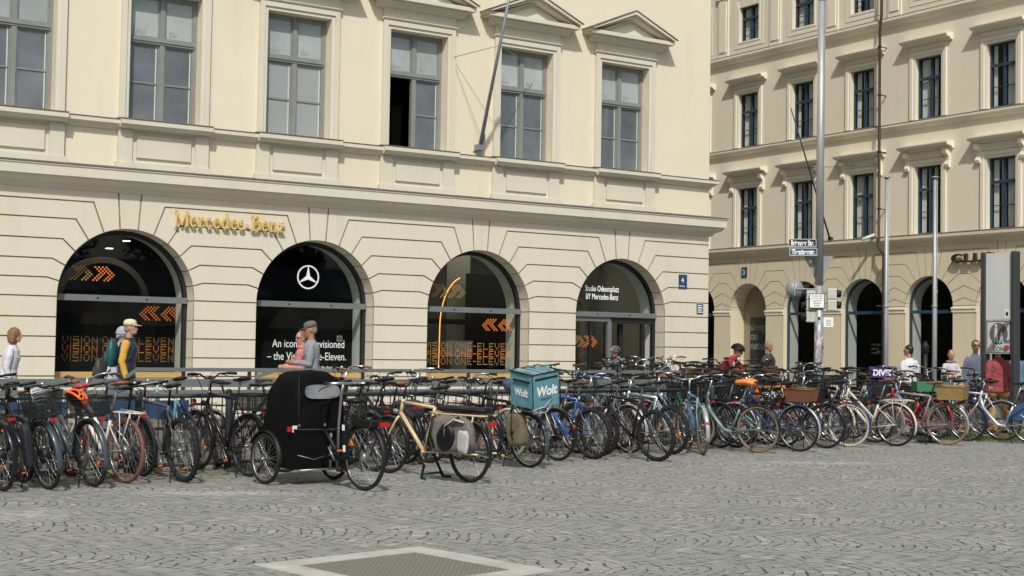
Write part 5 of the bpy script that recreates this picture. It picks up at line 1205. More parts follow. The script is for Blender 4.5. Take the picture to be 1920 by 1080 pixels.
for i in range(25):
    t = 2*pi*i/25; pl.append((.02+.225*math.copysign(abs(cos(t))**.5, cos(t)), .99+.075*math.copysign(abs(sin(t))**.6, sin(t))))
g.prism(pl, 0, .006, WINM, lambda a, w, z: (x0-.024-w+.02+.10*max(0, z-.98), a, z)); g.build('hood_window', tr)
g = MB(); g.tube([(x0-.02, -.37, .60), (x0-.03, 0, .59), (x0-.02, .37, .60)], .004, mat('dark_cord', (.06, .06, .06)), 5); g.tube([(x0-.01, .33, .33), (x0-.05, .15, .28), (x0-.05, -.1, .33), (x0-.06, -.2, .33)], .004, DALL, 5)
for y in (-.33, 0, .33): g.cbox((x0-.03, y, .64), (.01, .02, .03), CHR)
g.build('cord', tr)
g = MB()   # steering column and frame
yc = -.16
g.tube([(x0-.05, yc, .16), (x0-.06, yc, .62), (x0-.10, yc, .98), (x0-.13, yc, 1.07)], .016, DALL, 8); g.tube([(x0-.05, yc+.09, .16), (x0-.05, yc+.09, .55)], .014, DALL, 8)
g.tube([(x0-.05, yc-.02, .6), (x0-.05, yc+.1, .58)], .014, BPL, 6); g.build('steering_column', tr)
g = MB(); xb = x0-.13
g.tube([(xb, yc-.16, 1.08), (xb, yc+.16, 1.08)], .015, CHR, 8); g.tube([(xb, yc-.16, 1.08), (xb-.10, yc-.30, 1.085)], .011, CHR, 7); g.tube([(xb, yc+.16, 1.08), (xb-.10, yc+.30, 1.085)], .011, CHR, 7)
hb = g.build('handlebar', tr)
for s in (-1, 1): q = MB(); q.tube([(xb-.06, yc+s*.25, 1.085), (xb-.17, yc+s*.37, 1.085)], .017, BPL, 8); q.build('grip', hb); q = MB(); q.tube([(xb-.02, yc+s*.2, 1.06), (xb+.0, yc+s*.3, 1.02), (xb-.05, yc+s*.36, 1.0)], .006, BPL, 5); q.build('brake_lever', hb)
g = MB(); g.tube([(x0-.0, 0, .30), (.40, 0, .30), (.32, 0, .34)], .024, BPL, 8); g.tube([(x0-.03, -.0, .58), (.62, 0, .52), (.40, 0, .30)], .022, BPL, 8); g.tube([(.42, 0, .27), (.26, 0, .74)], .018, BPL, 8); g.tube([(.26, 0, .74), (.21, 0, .88)], .014, DALL, 8)
for s in (-1, 1): g.tube([(.40, s*.03, .30), (0, s*.07, .34)], .011, BPL, 6); g.tube([(.28, s*.02, .66), (0, s*.07, .35)], .009, BPL, 6)
g.tube([(WBx, -.45, .27), (WBx, .45, .27)], .018, BPL, 8); g.tube([(x0-.04, -.34, .17), (x0-.04, .32, .17)], .012, DALL, 6); g.build('frame', tr)
g = MB(); S0 = V((.19, 0, .87)); g.loft([(S0+V((-.13+t, 0, .045)), (0, hw, 0), (0, 0, hh)) for t, hw, hh in ((0, .04, .015), (.03, .09, .03), (.10, .095, .032), (.16, .06, .028), (.23, .03, .022), (.28, .02, .015))], BPL, 12); g.build('saddle', tr)
g = MB()
for s in (-1, 1): g.tube([(.24, s*.06, .72), (-.30, s*.07, .72), (-.31, s*.0, .72)], .008, BPL, 5); g.tube([(-.2, s*.07, .72), (0, s*.08, .36)], .007, BPL, 5)
for x in (-.2, -.1, 0, .1): g.tube([(x, -.07, .72), (x, .07, .72)], .005, BPL, 4)
g.build('carrier', tr); g = MB(); g.box((-.20, -.06, .655), (.16, .06, .71), BPL); bevel(g.build('battery', tr), .01)
g = MB(); g.cbox((-.32, 0, .69), (.03, .11, .05), REDL); g.build('tail_light', tr)
g = MB(); g.box((.13, .085, .34), (.19, .12, .70), BPL, Matrix.Rotation(radians(4), 4, 'Y')); g.box((.14, .121, .62), (.18, .123, .68), WHITE, Matrix.Rotation(radians(4), 4, 'Y')); g.box((.135, .121, .40), (.175, .123, .47), WHITE, Matrix.Rotation(radians(4), 4, 'Y')); bevel(g.build('folding_lock', tr), .006)
g = MB(); n = 16; vs = []
for i in range(n+1):
    a = radians(20+170*i/n)
    for y, dr in ((-.035, -.012), (-.02, 0), (.02, 0), (.035, -.012)): vs.append(((.362+dr)*cos(a), y, .34+(.362+dr)*sin(a)))
g.add(vs, [(i*4+j, i*4+j+1, i*4+5+j, i*4+4+j) for i in range(n) for j in range(3)], BPL, True); g.build('rear_mudguard', tr)
g = MB(); g.cbox((x0-.045, yc+.0-.18, .46), (.012, .07, .11), ORR); g.build('orange_reflector', tr)
g = MB(); T_ = Matrix.Rotation(pi/2, 4, 'X'); g.lathe([(.02, -.004), (.09, -.003), (.09, .003), (.02, .004)], BPL, 20, Matrix.Translation((.42, -.05, .28)) @ T_)
g.tube([(.42, -.06, .28), (.54, -.09, .16)], .012, DALL, 6); g.tube([(.42, .06, .28), (.50, .09, .42)], .012, DALL, 6); g.build('crank', tr)
for s, p in ((-1, (.54, -.13, .16)), (1, (.30, .13, .40))): g = MB(); g.cbox(p, (.10, .08, .022), BPL); g.cbox((p[0]-.052, p[1], p[2]), (.004, .06, .016), ORR); g.build('pedal', tr)

# ------------------------------------------------------------------ things carried by the bicycles
def helmet(name, label, loc, rot, m, m2, cat='helmet'):
    r = thing(name, label, cat, loc); r.rotation_euler = rot; g = MB()
    for k in range(-3, 4):
        y0 = k*.027; w = .0105 if k else .013; R0 = sqrt(max(0, 1-(y0/.098)**2)); pts = []
        for i in range(13): a = radians(4+172*i/12); pts.append((.135*R0*cos(a), y0*(1+.12*sin(a)), .115*R0*sin(a)))
        g.tube(pts, [w*.6]+[w]*11+[w*.6], m, 6)
    n = 28; g.tube([(.135*cos(2*pi*i/n), .098*sin(2*pi*i/n), .005) for i in range(n)], .014, m, 6, closed=True)
    g.tube([(.06, y*.09, .095*(1-abs(y)**2*.6)) for y in (-1, -.5, 0, .5, 1)], .011, m, 6); g.tube([(-.06, y*.09, .095*(1-abs(y)**2*.6)) for y in (-1, -.5, 0, .5, 1)], .011, m, 6)
    g.build('shell', r); g = MB(); g.loft([((0, 0, z), (.118*q, 0, 0), (0, .082*q, 0)) for z, q in ((.0, 1), (.03, .98), (.06, .87), (.085, .6), (.098, .2))], m2, 18); g.build('padding', r)
    g = MB(); g.tube([(.05, .085, 0), (.03, .05, -.10), (.02, 0, -.13), (.03, -.05, -.10), (.05, -.085, 0)], .005, BPL, 4); g.build('strap', r); return r
def on(root, p):
    M = Matrix.Translation(root.location) @ root.rotation_euler.to_matrix().to_4x4(); return M @ V(p)
SILV = paint('helmet_silver', (.42, .44, .45)); ORH = paint('helmet_orange', (.80, .13, .02))
helmet('helmet', 'silver grey vented helmet lying in the mesh basket of the black electric bicycle', on(B['silver_helmet'], (-.12, .07, .93)), (radians(65), radians(15), radians(60)), SILV, BPL)
helmet('helmet', 'orange vented helmet hanging over the rear of the saddle at the left', on(B['orange_helmet'], (.05, .10, .90)), (radians(50), radians(-20), radians(120)), ORH, BPL)
def sack(name, label, root, cat, c, d, m, parts=(), seed=1, sag=.02, rot=None):
    r = thing(name, label, cat, on(root, c)); r.rotation_euler = root.rotation_euler
    g = MB(); rd_ = random.Random(seed); n = 20; rings = []; lx, ly, lz = d
    for i in range(9):
        t = i/8; e = .45; k = (1-abs(2*t-1)**5*.35); ring = []
        for j in range(n):
            a = 2*pi*j/n; cx, sy = cos(a), sin(a); w = 1+.05*sin(3*a+seed+t*5)+rd_.uniform(-.02, .02)
            ring.append((lx/2*k*w*math.copysign(abs(cx)**e, cx), ly/2*k*w*math.copysign(abs(sy)**e, sy), lz*(t-.5)+sag*sin(2*a+seed)))
        rings.append(ring)
    vs = [p for q in rings for p in q]; fs = [(i*n+j, i*n+(j+1) % n, (i+1)*n+(j+1) % n, (i+1)*n+j) for i in range(8) for j in range(n)]+[tuple(range(n-1, -1, -1)), tuple(8*n+j for j in range(n))]
    g.add(vs, fs, m, True); o = g.build('bag_body', r); s = o.modifiers.new('s', 'SUBSURF'); s.levels = s.render_levels = 1
    for nm, pts, rad, pm, fl in parts: q = MB(); q.tube(pts, rad, pm, 6, flat=fl); q.build(nm, r)
    return r
TAUPE = mat('taupe_fabric', (.17, .15, .13), .9, 0, 6, .2, .5, 18); LGREY = mat('light_grey_cloth', (.42, .42, .39), .9, 0, 8, .12, .3, 25); OLV = mat('olive_brown_canvas', (.15, .125, .075), .9, 0, 6, .2, .3, 20)
lg = B['longtail']
bag = sack('cargo_bag', 'large grey and black saddle bag hanging on the sand coloured cargo bicycle', lg, 'bag', (-.26, .20, .54), (.66, .17, .40), TAUPE,
     [('strap', [(-.20, .09, .20), (-.02, .12, .08), (.10, .10, -.1)], .02, BPL, .4), ('strap', [(.22, .09, .18), (.26, .10, 0), (.2, .09, -.16)], .02, BPL, .4), ('light_trim', [(-.28, .085, .14), (-.16, .115, .17), (-.02, .115, .10), (.0, .11, -.02)], .022, LGREY, .5)], 3, .03)
g = MB(); g.loft([((x, .10, z), (.12*k, 0, 0), (0, .03, .10*k)) for x, z, k in ((-.05, .08, .4), (-.03, .02, 1), (.02, -.06, 1.1), (.05, -.13, .6))], BPL, 12); g.build('black_pocket', bag)
sack('cloth', 'light grey cloth tucked over the end of the grey cargo bag', lg, 'cloth', (-.53, .29, .47), (.17, .035, .24), LGREY, (), 6, .02)
sack('pannier', 'olive brown roll-top pannier hanging beside the rear wheel under the delivery bag', B['wolt'], 'bag', (-.05, .22, .50), (.30, .15, .42), OLV, [('strap', [(.0, .08, .2), (.0, .10, 0), (.0, .08, -.12)], .012, BPL, .4), ('buckle', [(-.02, .085, -.02), (.02, .085, -.02)], .02, BPL, .6)], 9, .01)
sack('pannier', 'black double pannier hanging over the carrier beside the sand coloured frame', B['rack_bag'], 'bag', (-.05, 0, .68), (.36, .36, .26), mat('washed_black_canvas', (.035, .035, .037), .9, 0, 5, .3, .3, 16), (), 11, .01)
sack('battery_bag', 'dark fabric bag strapped to the frame of the black electric bicycle', B['silver_helmet'], 'bag', (.10, .13, .46), (.15, .09, .46), mat('navy_black_nylon', (.012, .015, .022), .7, 0, 5, .3), (), 5, .01)
ORC = mat('orange_rain_cover', (.85, .26, .05), .5, 0, 9, .2, .5, 20)
sp = on(B['teal'], (.19, 0, 1.03)); r = thing('saddle_cover', 'crumpled orange rain cover pulled over the saddle of the teal bicycle', 'cover', sp); r.rotation_euler = B['teal'].rotation_euler
g = MB(); g.loft([((x, 0, z), (0, w, 0), (0, 0, h)) for x, w, h, z in ((-.17, .03, .02, 0), (-.15, .10, .045, 0), (-.08, .115, .055, .01), (0, .09, .05, .01), (.08, .055, .045, 0), (.15, .03, .03, .0), (.18, .01, .01, 0))], ORC, 14); g.build('cover_fabric', r)
# turquoise delivery bag
TQ = mat('turquoise_nylon', (.11, .285, .335), .6, 0, 5, .1, .25, 25); TQ2 = mat('reflective_grey_tape', (.34, .40, .41), .4, .2, 6, .1)
wb_ = thing('delivery_bag', 'turquoise cube shaped food delivery bag strapped on a black bicycle', 'delivery bag', far(1034, 17.25, 763)); wb_.rotation_euler = Euler((radians(7), radians(-9), radians(6)), 'XYZ')
S = .42; wb_.scale = (1.02, 1.02, 1.02); g = MB(); g.box((-.29, 0, .0), (.14, S, .43), TQ); o = g.build('bag_body', wb_); bevel(o, .022, 3)
sb = o.modifiers.new('s', 'SUBSURF'); sb.subdivision_type = 'SIMPLE'; sb.levels = sb.render_levels = 4
tx = bpy.data.textures.new('bulge', 'CLOUDS'); tx.noise_scale = .16; d_ = o.modifiers.new('d', 'DISPLACE'); d_.texture = tx; d_.strength = .022; d_.mid_level = .62
g = MB(); q = .004
for a, b in (((-.29, -q, .43), (.14, -q, .43)), ((.14, -q, .0), (.14, -q, .43)), ((-.29, -q, .0), (-.29, -q, .43)), ((-.29-q, 0, .43), (-.29-q, S, .43)), ((-.29, 0, .43+q), (-.29, S, .43+q)), ((.14, 0, .43+q), (.14, S, .43+q)), ((-.29, S, .43), (.14, S, .43))): g.tube([a, b], .007, BPL, 6)
g.box((-.25, -.006, .355), (.11, -.001, .375), BPL); g.box((-.31, .04, .33), (-.292, .34, .345), BPL); g.build('piping', wb_)
g = MB(); 
for x in (-.20, .02): g.box((x, -.002, .43), (x+.06, S, .4345), TQ2)
g.build('reflective_band', wb_)
g = MB()
for x in (-.12, .04): g.tube([(x, .04, .435), (x, .12, .475), (x, .28, .475), (x, .36, .435)], .016, TQ, 6, flat=.4)
g.tube([(-.12, .12, .474), (-.12, .28, .474)], .018, BPL, 6, flat=.4); g.build('handle', wb_)
def local_text(s, size, m, T4, name, parent, xs=1, offs=0, shear=0):
    c = bpy.data.curves.new('t', 'FONT'); c.body = s; c.size = size; c.extrude = .001; c.align_x = 'CENTER'; c.offset = offs; c.shear = shear; o = bpy.data.objects.new('t', c); COL.objects.link(o)
    me = bpy.data.meshes.new_from_object(o.evaluated_get(bpy.context.evaluated_depsgraph_get())); bpy.data.objects.remove(o); me.transform(T4 @ Matrix.Scale(xs, 4, (1, 0, 0))); me.materials.clear(); me.materials.append(m)
    return link(name, me, parent)
RX = Matrix.Rotation(pi/2, 4, 'X')
local_text('Wolt', .155, WHITE, Matrix.Translation((-.075, -.004, .16)) @ RX, 'lettering', wb_, .95, .006, .15); local_text('PARTNER', .034, mat('dark_teal_print', (.01, .05, .065)), Matrix.Translation((-.075, -.004, .105)) @ RX, 'small_lettering', wb_, 1.2)
local_text('Wolt', .12, WHITE, Matrix.Translation((-.294, .21, .15)) @ Matrix.Rotation(-pi/2, 4, 'Z') @ RX, 'lettering', wb_, .9, .005, .15)
g = MB(); g.tube([(-.34, -.05, .02), (-.20, -.10, .05), (-.05, -.06, .12), (-.02, -.03, .05), (-.12, -.05, -.03), (-.3, -.02, -.03)], .008, TQ2, 6); g.build('strap', wb_)
pt = on(B['wolt'], (.24, 0, 1.06)); r = sack('jersey', 'dark blue and white jersey bundled on the saddle left of the delivery bag', B['wolt'], 'clothing', (.20, .02, 1.03), (.30, .18, .14), mat('navy_striped_cloth', (.05, .08, .13), .9, 0, 14, .7), (), 8, .015)
# odd things in the crowd of bikes
GCR = mat('green_plastic', (.04, .17, .09), .45, 0, 4, .1)
q = far(1745, 24.0, 716); t = thing('green_crate', 'green plastic tub standing behind the wicker basket', 'crate', (q.x, q.y, 0)); g = MB()
zt_ = q.z; g.box((-.28, -.18, zt_-.16), (.28, .18, zt_), GCR); g.build('tub', t); t.rotation_euler.z = -YAW
g = MB(); g.box((-.02, -.02, 0), (.02, .02, zt_-.16), BPL); g.box((-.2, -.12, 0), (.2, .12, .03), BPL); g.build('stand', t)
PURP = mat('purple_board', (.05, .025, .16), .5)
q = far(1656, 26.0, 702); t = thing('purple_banner', 'purple board with white capitals behind the bicycles at the flagpole', 'sign', (q.x, q.y, 0)); ud = (cos(-YAW), sin(-YAW))
t.rotation_euler.z = -YAW
g = MB(); g.box((-.26, -.01, q.z-.06), (.26, .01, q.z+.14), PURP); g.build('board', t); g = MB()
for x in (-.25, .25): g.box((x-.015, .0, 0), (x+.015, .02, q.z), BPL)
g.build('leg', t); local_text('DIVER', .15, WHITE, Matrix.Translation((0, -.012, q.z-.02)) @ RX, 'lettering', t, .95, .006)

# ------------------------------------------------------------------ street furniture
GALV = mat('galvanised_steel', (.36, .38, .385), .5, .45, 5, .15, streak=(3, 3, .5))
q = far(1535, 30); lp = thing('lamp_post', 'tall galvanised post with street name plates and stickers on its lower part', 'lamp post', (q.x, q.y, 0))
LX, LY = q.x, q.y; ud = V((cos(-YAW-.08), sin(-YAW-.08), 0)); nd = V((ud.y, -ud.x, 0))  # nd points to the viewer
g = MB(); g.tube([(0, 0, 0), (0, 0, 2.9)], .092, GALV, 16); g.tube([(0, 0, 2.9), (.02, 0, 9)], [.086, .078], GALV, 16); g.tube([(.02, 0, 9), (.05, 0, 12)], .07, GALV, 12); g.build('post', lp)
rz_ = atan2(ud.y, ud.x)
def face_thing(name, label, cat, du, dn, z):
    t = thing(name, label, cat, (LX+ud.x*du+nd.x*dn, LY+ud.y*du+nd.y*dn, z), rz_); return t
for lab, tx, du, z, bgm, sc_ in (('dark blue street plate Brienner Str., the upper of two on the lamp post', 'Brienner Str.', -.37, 3.72, mat('plate_navy', (.012, .02, .035), .4), .58), ('blue street plate with white border Theatinerstr., the lower of two on the lamp post', 'Theatinerstr.', -.35, 3.53, mat('plate_blue', (.03, .09, .17), .4), .58)):
    t = face_thing('street_name_sign', lab, 'street sign', du, .10, z); g = MB(); g.box((-sc_/2, -.01, 0), (sc_/2, .01, .165), bgm)
    for a in ((-sc_/2, 0, sc_/2, .008), (-sc_/2, .157, sc_/2, .165), (-sc_/2, 0, -sc_/2+.008, .165), (sc_/2-.008, 0, sc_/2, .165)): g.box((a[0], -.0125, a[1]), (a[2], -.0105, a[3]), WHITE)
    g.build('plate', t); local_text(tx, .15, WHITE, Matrix.Translation((0, -.013, .03)) @ RX, 'lettering', t, .62, .005)
DULL = mat('dull_sign_back', (.27, .29, .29), .5, .3, 5, .12)
t = face_thing('yield_sign', 'grey back of a triangular give way sign hanging behind the lamp post', 'traffic sign', 0, -.12, 2.84); g = MB(); g.prism([(-.31, .70), (.31, .70), (.02, .10), (-.02, .10)], -.01, .01, DULL); g.build('panel', t)
g = MB(); g.box((-.2, .0, .5), (.2, .04, .54), DULL); g.build('clamp', t); g = MB(); g.ell((-.17, -.012, .58), (.035, .004, .04), WHITE); g.build('sticker', t)
t = face_thing('round_sign', 'grey back of a small round sign on an arm left of the lamp post', 'traffic sign', -.52, .03, 2.83); g = MB(); g.lathe([(.19, -.008), (.19, .008)], DULL, 28, RX); g.build('disc', t)
g = MB(); g.box((-.012, -.03, -.15), (.012, -.01, .15), DULL); g.box((0, -.035, -.012), (.5, -.012, .012), GALV); g.build('arm', t)
t = face_thing('notice_sign', 'white notice with black border and small print on the lamp post', 'sign', -.06, .115, 2.42); g = MB(); g.box((-.16, -.008, 0), (.16, .008, .31), WHITE)
for a in ((-.16, 0, .16, .012), (-.16, .298, .16, .31), (-.16, 0, -.148, .31), (.148, 0, .16, .31)): g.box((a[0], -.011, a[1]), (a[2], -.0085, a[3]), BPL)
g.build('plate', t)
for i, s_ in enumerate(('Fahrräder bitte', 'nur an den dafür', 'vorgesehenen', 'Stellplätzen', 'abstellen')): local_text(s_, .042, BPL, Matrix.Translation((0, -.0095, .245-.05*i)) @ RX, 'lettering', t, .85)
PALE = mat('pale_signal_housing', (.47, .48, .42), .5, 0, 5, .1)
def signal(lab, du, z, h, side):
    t = face_thing('traffic_light', lab, 'traffic light', du, -.02, z); n = round(h/.24)
    for i in range(n): g = MB(); g.box((-.10, -.07, i*.24+.004), (.10, .07, i*.24+.236), PALE); bevel(g.build('housing', t), .02)
    g = MB()
    for i in range(n): g.tube([(side*.10, .0, i*.24+.13), (side*.19, .0, i*.24+.12)], [.085, .075], BPL, 10)
    g.build('visor', t); g = MB(); g.box((-.02 if side > 0 else 0, -.02, .03), (side*-.3, .02, .06), GALV); g.box((0, -.02, h-.08), (side*-.3, .02, h-.05), GALV); g.build('bracket', t)
signal('pale traffic light housing left of the lamp post, visors turned away', -.17, 2.12, .72, -1)
signal('pale two part traffic light housing right of the lamp post', .27, 2.37, .48, 1)
t = face_thing('small_sign', 'small pale paper sign low on the right side of the lamp post', 'sign', .20, .0, 2.03); g = MB(); g.box((-.10, -.01, 0), (.10, .01, .2), WHITE); 
for i in range(4): g.box((-.05, -.013, .03+.035*i), (.06, -.0105, .045+.035*i), mat('grey_print', (.3, .3, .3)))
g.build('plate', t)
rs = random.Random(3); SCOL = [mat('sticker_%s' % n, c, .5) for n, c in (('white', (.62, .62, .6)), ('red', (.5, .06, .05)), ('blue', (.08, .2, .35)), ('orange', (.7, .28, .08)), ('black', (.03, .03, .03)), ('pink', (.5, .2, .22)), ('grey', (.4, .42, .42)), ('teal', (.15, .33, .36)), ('yellow', (.62, .45, .1)))]
g = MB()
for i in range(95):
    a = rs.uniform(0, 2*pi); z = 1.05+1.15*rs.random()**1.3; w = rs.uniform(.25, .6); h = rs.uniform(.04, .12); r0 = .0935+i*.00006; m = rs.choice(SCOL+SCOL[:1]*4+SCOL[6:7]*2); K = 4; tl = rs.uniform(-.02, .02)
    vs = [(r0*cos(a+w*k/K), r0*sin(a+w*k/K), z+tl*k+dz_) for k in range(K+1) for dz_ in (0, h)]; g.add(vs, [(2*k, 2*k+2, 2*k+3, 2*k+1) for k in range(K)], m)
tag(g.build('sticker', lp), kind='stuff')
for x, Z, lab in ((1661, 34, 'left of two slender pale flagpoles before the beige arcades'), (1752, 33.5, 'right of two slender pale flagpoles before the beige arcades')):
    q = far(x, Z); zt_ = hgt(x-1, 334, (q.x, q.y)); t = thing('flagpole', lab, 'flagpole', (q.x, q.y, 0)); g = MB(); g.tube([(0, 0, 0), (0, 0, 2.2), (0, 0, zt_)], [.062, .052, .040], GALV, 10); g.build('pole', t); g = MB(); g.lathe([(.03, zt_), (.09, zt_+.01), (.09, zt_+.03), (.02, zt_+.05)], GALV, 10); g.build('cap', t); g = MB(); g.lathe([(.065, 2.6), (.075, 2.62), (.065, 2.64)], GALV, 10); g.tube([(.05, -.02, 2.9), (.05, -.02, 3.0)], .02, GALV, 6); g.tube([(.06, -.02, 1.2), (.06, -.02, zt_)], .004, WHITE, 4); g.build('halyard', t)
# info pillar with pedestrian zone sign
a = at(1847, 812); dirp = V((0, -1, 0)); LW = .68; th = atan2(dirp.y, dirp.x)
ip = thing('info_pillar', 'tall grey information pillar between two dark posts with an end of pedestrian zone sign', 'pillar sign', (a.x, a.y, 0), th)
PD = mat('dark_pillar_metal', (.06, .065, .065), .4, .4, 4, .1); PL = mat('light_grey_panel', (.60, .62, .61), .5, 0, 2, .05)
H_ = hgt(1847, 474, a)
for x in (0, LW): g = MB(); g.box((x-.05, -.085, 0), (x+.05, .085, H_), PD); bevel(g.build('post', ip), .02, 3)
g = MB(); g.box((.052, -.05, 2.16), (LW-.052, .05, H_-.02), PL); g.build('panel', ip)
g = MB(); g.box((.052, -.045, 1.52), (LW-.052, .045, 2.15), mat('pale_sign_face', (.62, .63, .61), .45, 0, 3, .04)); zs_ = g.build('zone_sign', ip)
def emb(g, poly, m, d=.003): g.prism(poly, -.046-d, -.0455, m)
g = MB(); x0_, x1_, z0_, z1_ = .07, LW-.07, 1.535, 2.135
for q in ((x0_, z0_, x1_, z0_+.012), (x0_, z1_-.012, x1_, z1_), (x0_, z0_, x0_+.012, z1_), (x1_-.012, z0_, x1_, z1_)): g.box((q[0], -.049, q[1]), (q[2], -.046, q[3]), BPL)
g.build('border', ip)
g = MB(); cx_, cz_ = LW/2, 1.90; emb(g, [(cx_+.205*cos(2*pi*i/32), cz_+.205*sin(2*pi*i/32)) for i in range(32)], mat('sign_dark_grey', (.12, .125, .125), .5)); g.build('disc', ip)
g = MB(); FW = mat('pale_sign_figure', (.62, .63, .61), .5)
def pl_(pts, d=.006): g.prism([(cx_+x, cz_+z) for x, z in pts], -.046-d, -.0495, FW)
pl_([(-.055+.028*cos(2*pi*i/14), .145+.032*sin(2*pi*i/14)) for i in range(14)]); pl_([(-.085, .11), (-.03, .11), (-.01, .02), (-.03, .015), (-.04, .06), (-.01, -.06), (-.10, -.06), (-.085, .06)]); pl_([(-.09, -.06), (-.065, -.06), (-.075, -.17), (-.10, -.17)]); pl_([(-.05, -.06), (-.022, -.06), (-.01, -.17), (-.035, -.17)])
pl_([(.065+.022*cos(2*pi*i/12), .0+.024*sin(2*pi*i/12)) for i in range(12)]); pl_([(.04, -.03), (.09, -.03), (.10, -.10), (.03, -.10)]); pl_([(.035, -.10), (.058, -.10), (.04, -.18), (.015, -.18)]); pl_([(.07, -.10), (.09, -.10), (.115, -.17), (.09, -.18)]); g.build('figure', ip)
g = MB()
for k in range(5): o_ = (k-2)*.028; g.prism([(x0_+.055+o_, z0_+.02), (x0_+.066+o_, z0_+.02), (x1_-.06+o_, z1_-.02), (x1_-.071+o_, z1_-.02)], -.056, -.0525, BPL)
g.build('stripe', ip)
local_text('ZONE', .125, mat('sign_dark_grey', (.12, .125, .125)), Matrix.Translation((LW/2+.03, -.047, 1.565)) @ RX, 'lettering', ip, .95, .002)
g = MB(); g.box((.48, -.060, 1.60), (.58, -.057, 1.68), SCOL[1]); g.box((.48, -.0605, 1.74), (.59, -.0575, 1.78), SCOL[2]); g.box((.48, -.053, 2.20), (.59, -.0505, 2.36), WHITE); g.ell((.535, -.054, 2.27), (.03, .003, .04), BPL); g.build('sticker', ip)
q = far(1735, 30); t = thing('parking_post', 'slim black post with round top standing beside the white T-shirt man', 'post', (q.x, q.y, 0)); zt_ = hgt(1738, 640, q)
g = MB(); g.tube([(0, 0, 0), (0, 0, zt_-.2)], .05, BPL, 10); g.build('shaft', t); g = MB(); g.lathe([(.05, zt_-.25), (.085, zt_-.22), (.06, zt_-.17), (.09, zt_-.12), (.05, zt_-.06), (.03, zt_)], BPL, 12); g.build('head', t)

# ------------------------------------------------------------------ people
SKIN = mat('skin', (.46, .255, .17), .55, 0, 18, .08, spec=.4); SKIN2 = mat('skin_tan', (.36, .18, .11), .55, 0, 18, .08, spec=.4)
def fuse(g, name, parent, vox, m, sm=3, disp=0):
    me = g.mesh(name+'_raw'); o = bpy.data.objects.new(name+'_raw', me); COL.objects.link(o)
    r = o.modifiers.new('r', 'REMESH'); r.mode = 'VOXEL'; r.voxel_size = vox; r.use_smooth_shade = True
    s = o.modifiers.new('s', 'SMOOTH'); s.factor = .5; s.iterations = sm
    if disp:
        tx = bpy.data.textures.get('folds') or bpy.data.textures.new('folds', 'CLOUDS'); tx.noise_scale = .11; tx.noise_depth = 2
        d = o.modifiers.new('d', 'DISPLACE'); d.texture = tx; d.strength = disp; d.mid_level = .5
    dg = bpy.context.evaluated_depsgraph_get(); m2 = bpy.data.meshes.new_from_object(o.evaluated_get(dg)); bpy.data.objects.remove(o)
    m2.materials.clear(); m2.materials.append(m)
    for p in m2.polygons: p.material_index = 0
    q = bpy.data.objects.new(name, m2); COL.objects.link(q); q.parent = parent; return q
def limb(g, pts, rad, m=None, n=10):
    P = [V(p) for p in pts]
    out = []; rr_ = []
    for i in range(len(P)-1):
        for t in (0, .33, .66):
            out.append(P[i].lerp(P[i+1], t)); rr_.append(rad[i]+(rad[i+1]-rad[i])*t)
    out.append(P[-1]); rr_.append(rad[-1]); g.tube(out, rr_, SKIN, n)
    for p, r in zip(P, rad): g.ell(p, (r, r, r), SKIN, 10, 6)
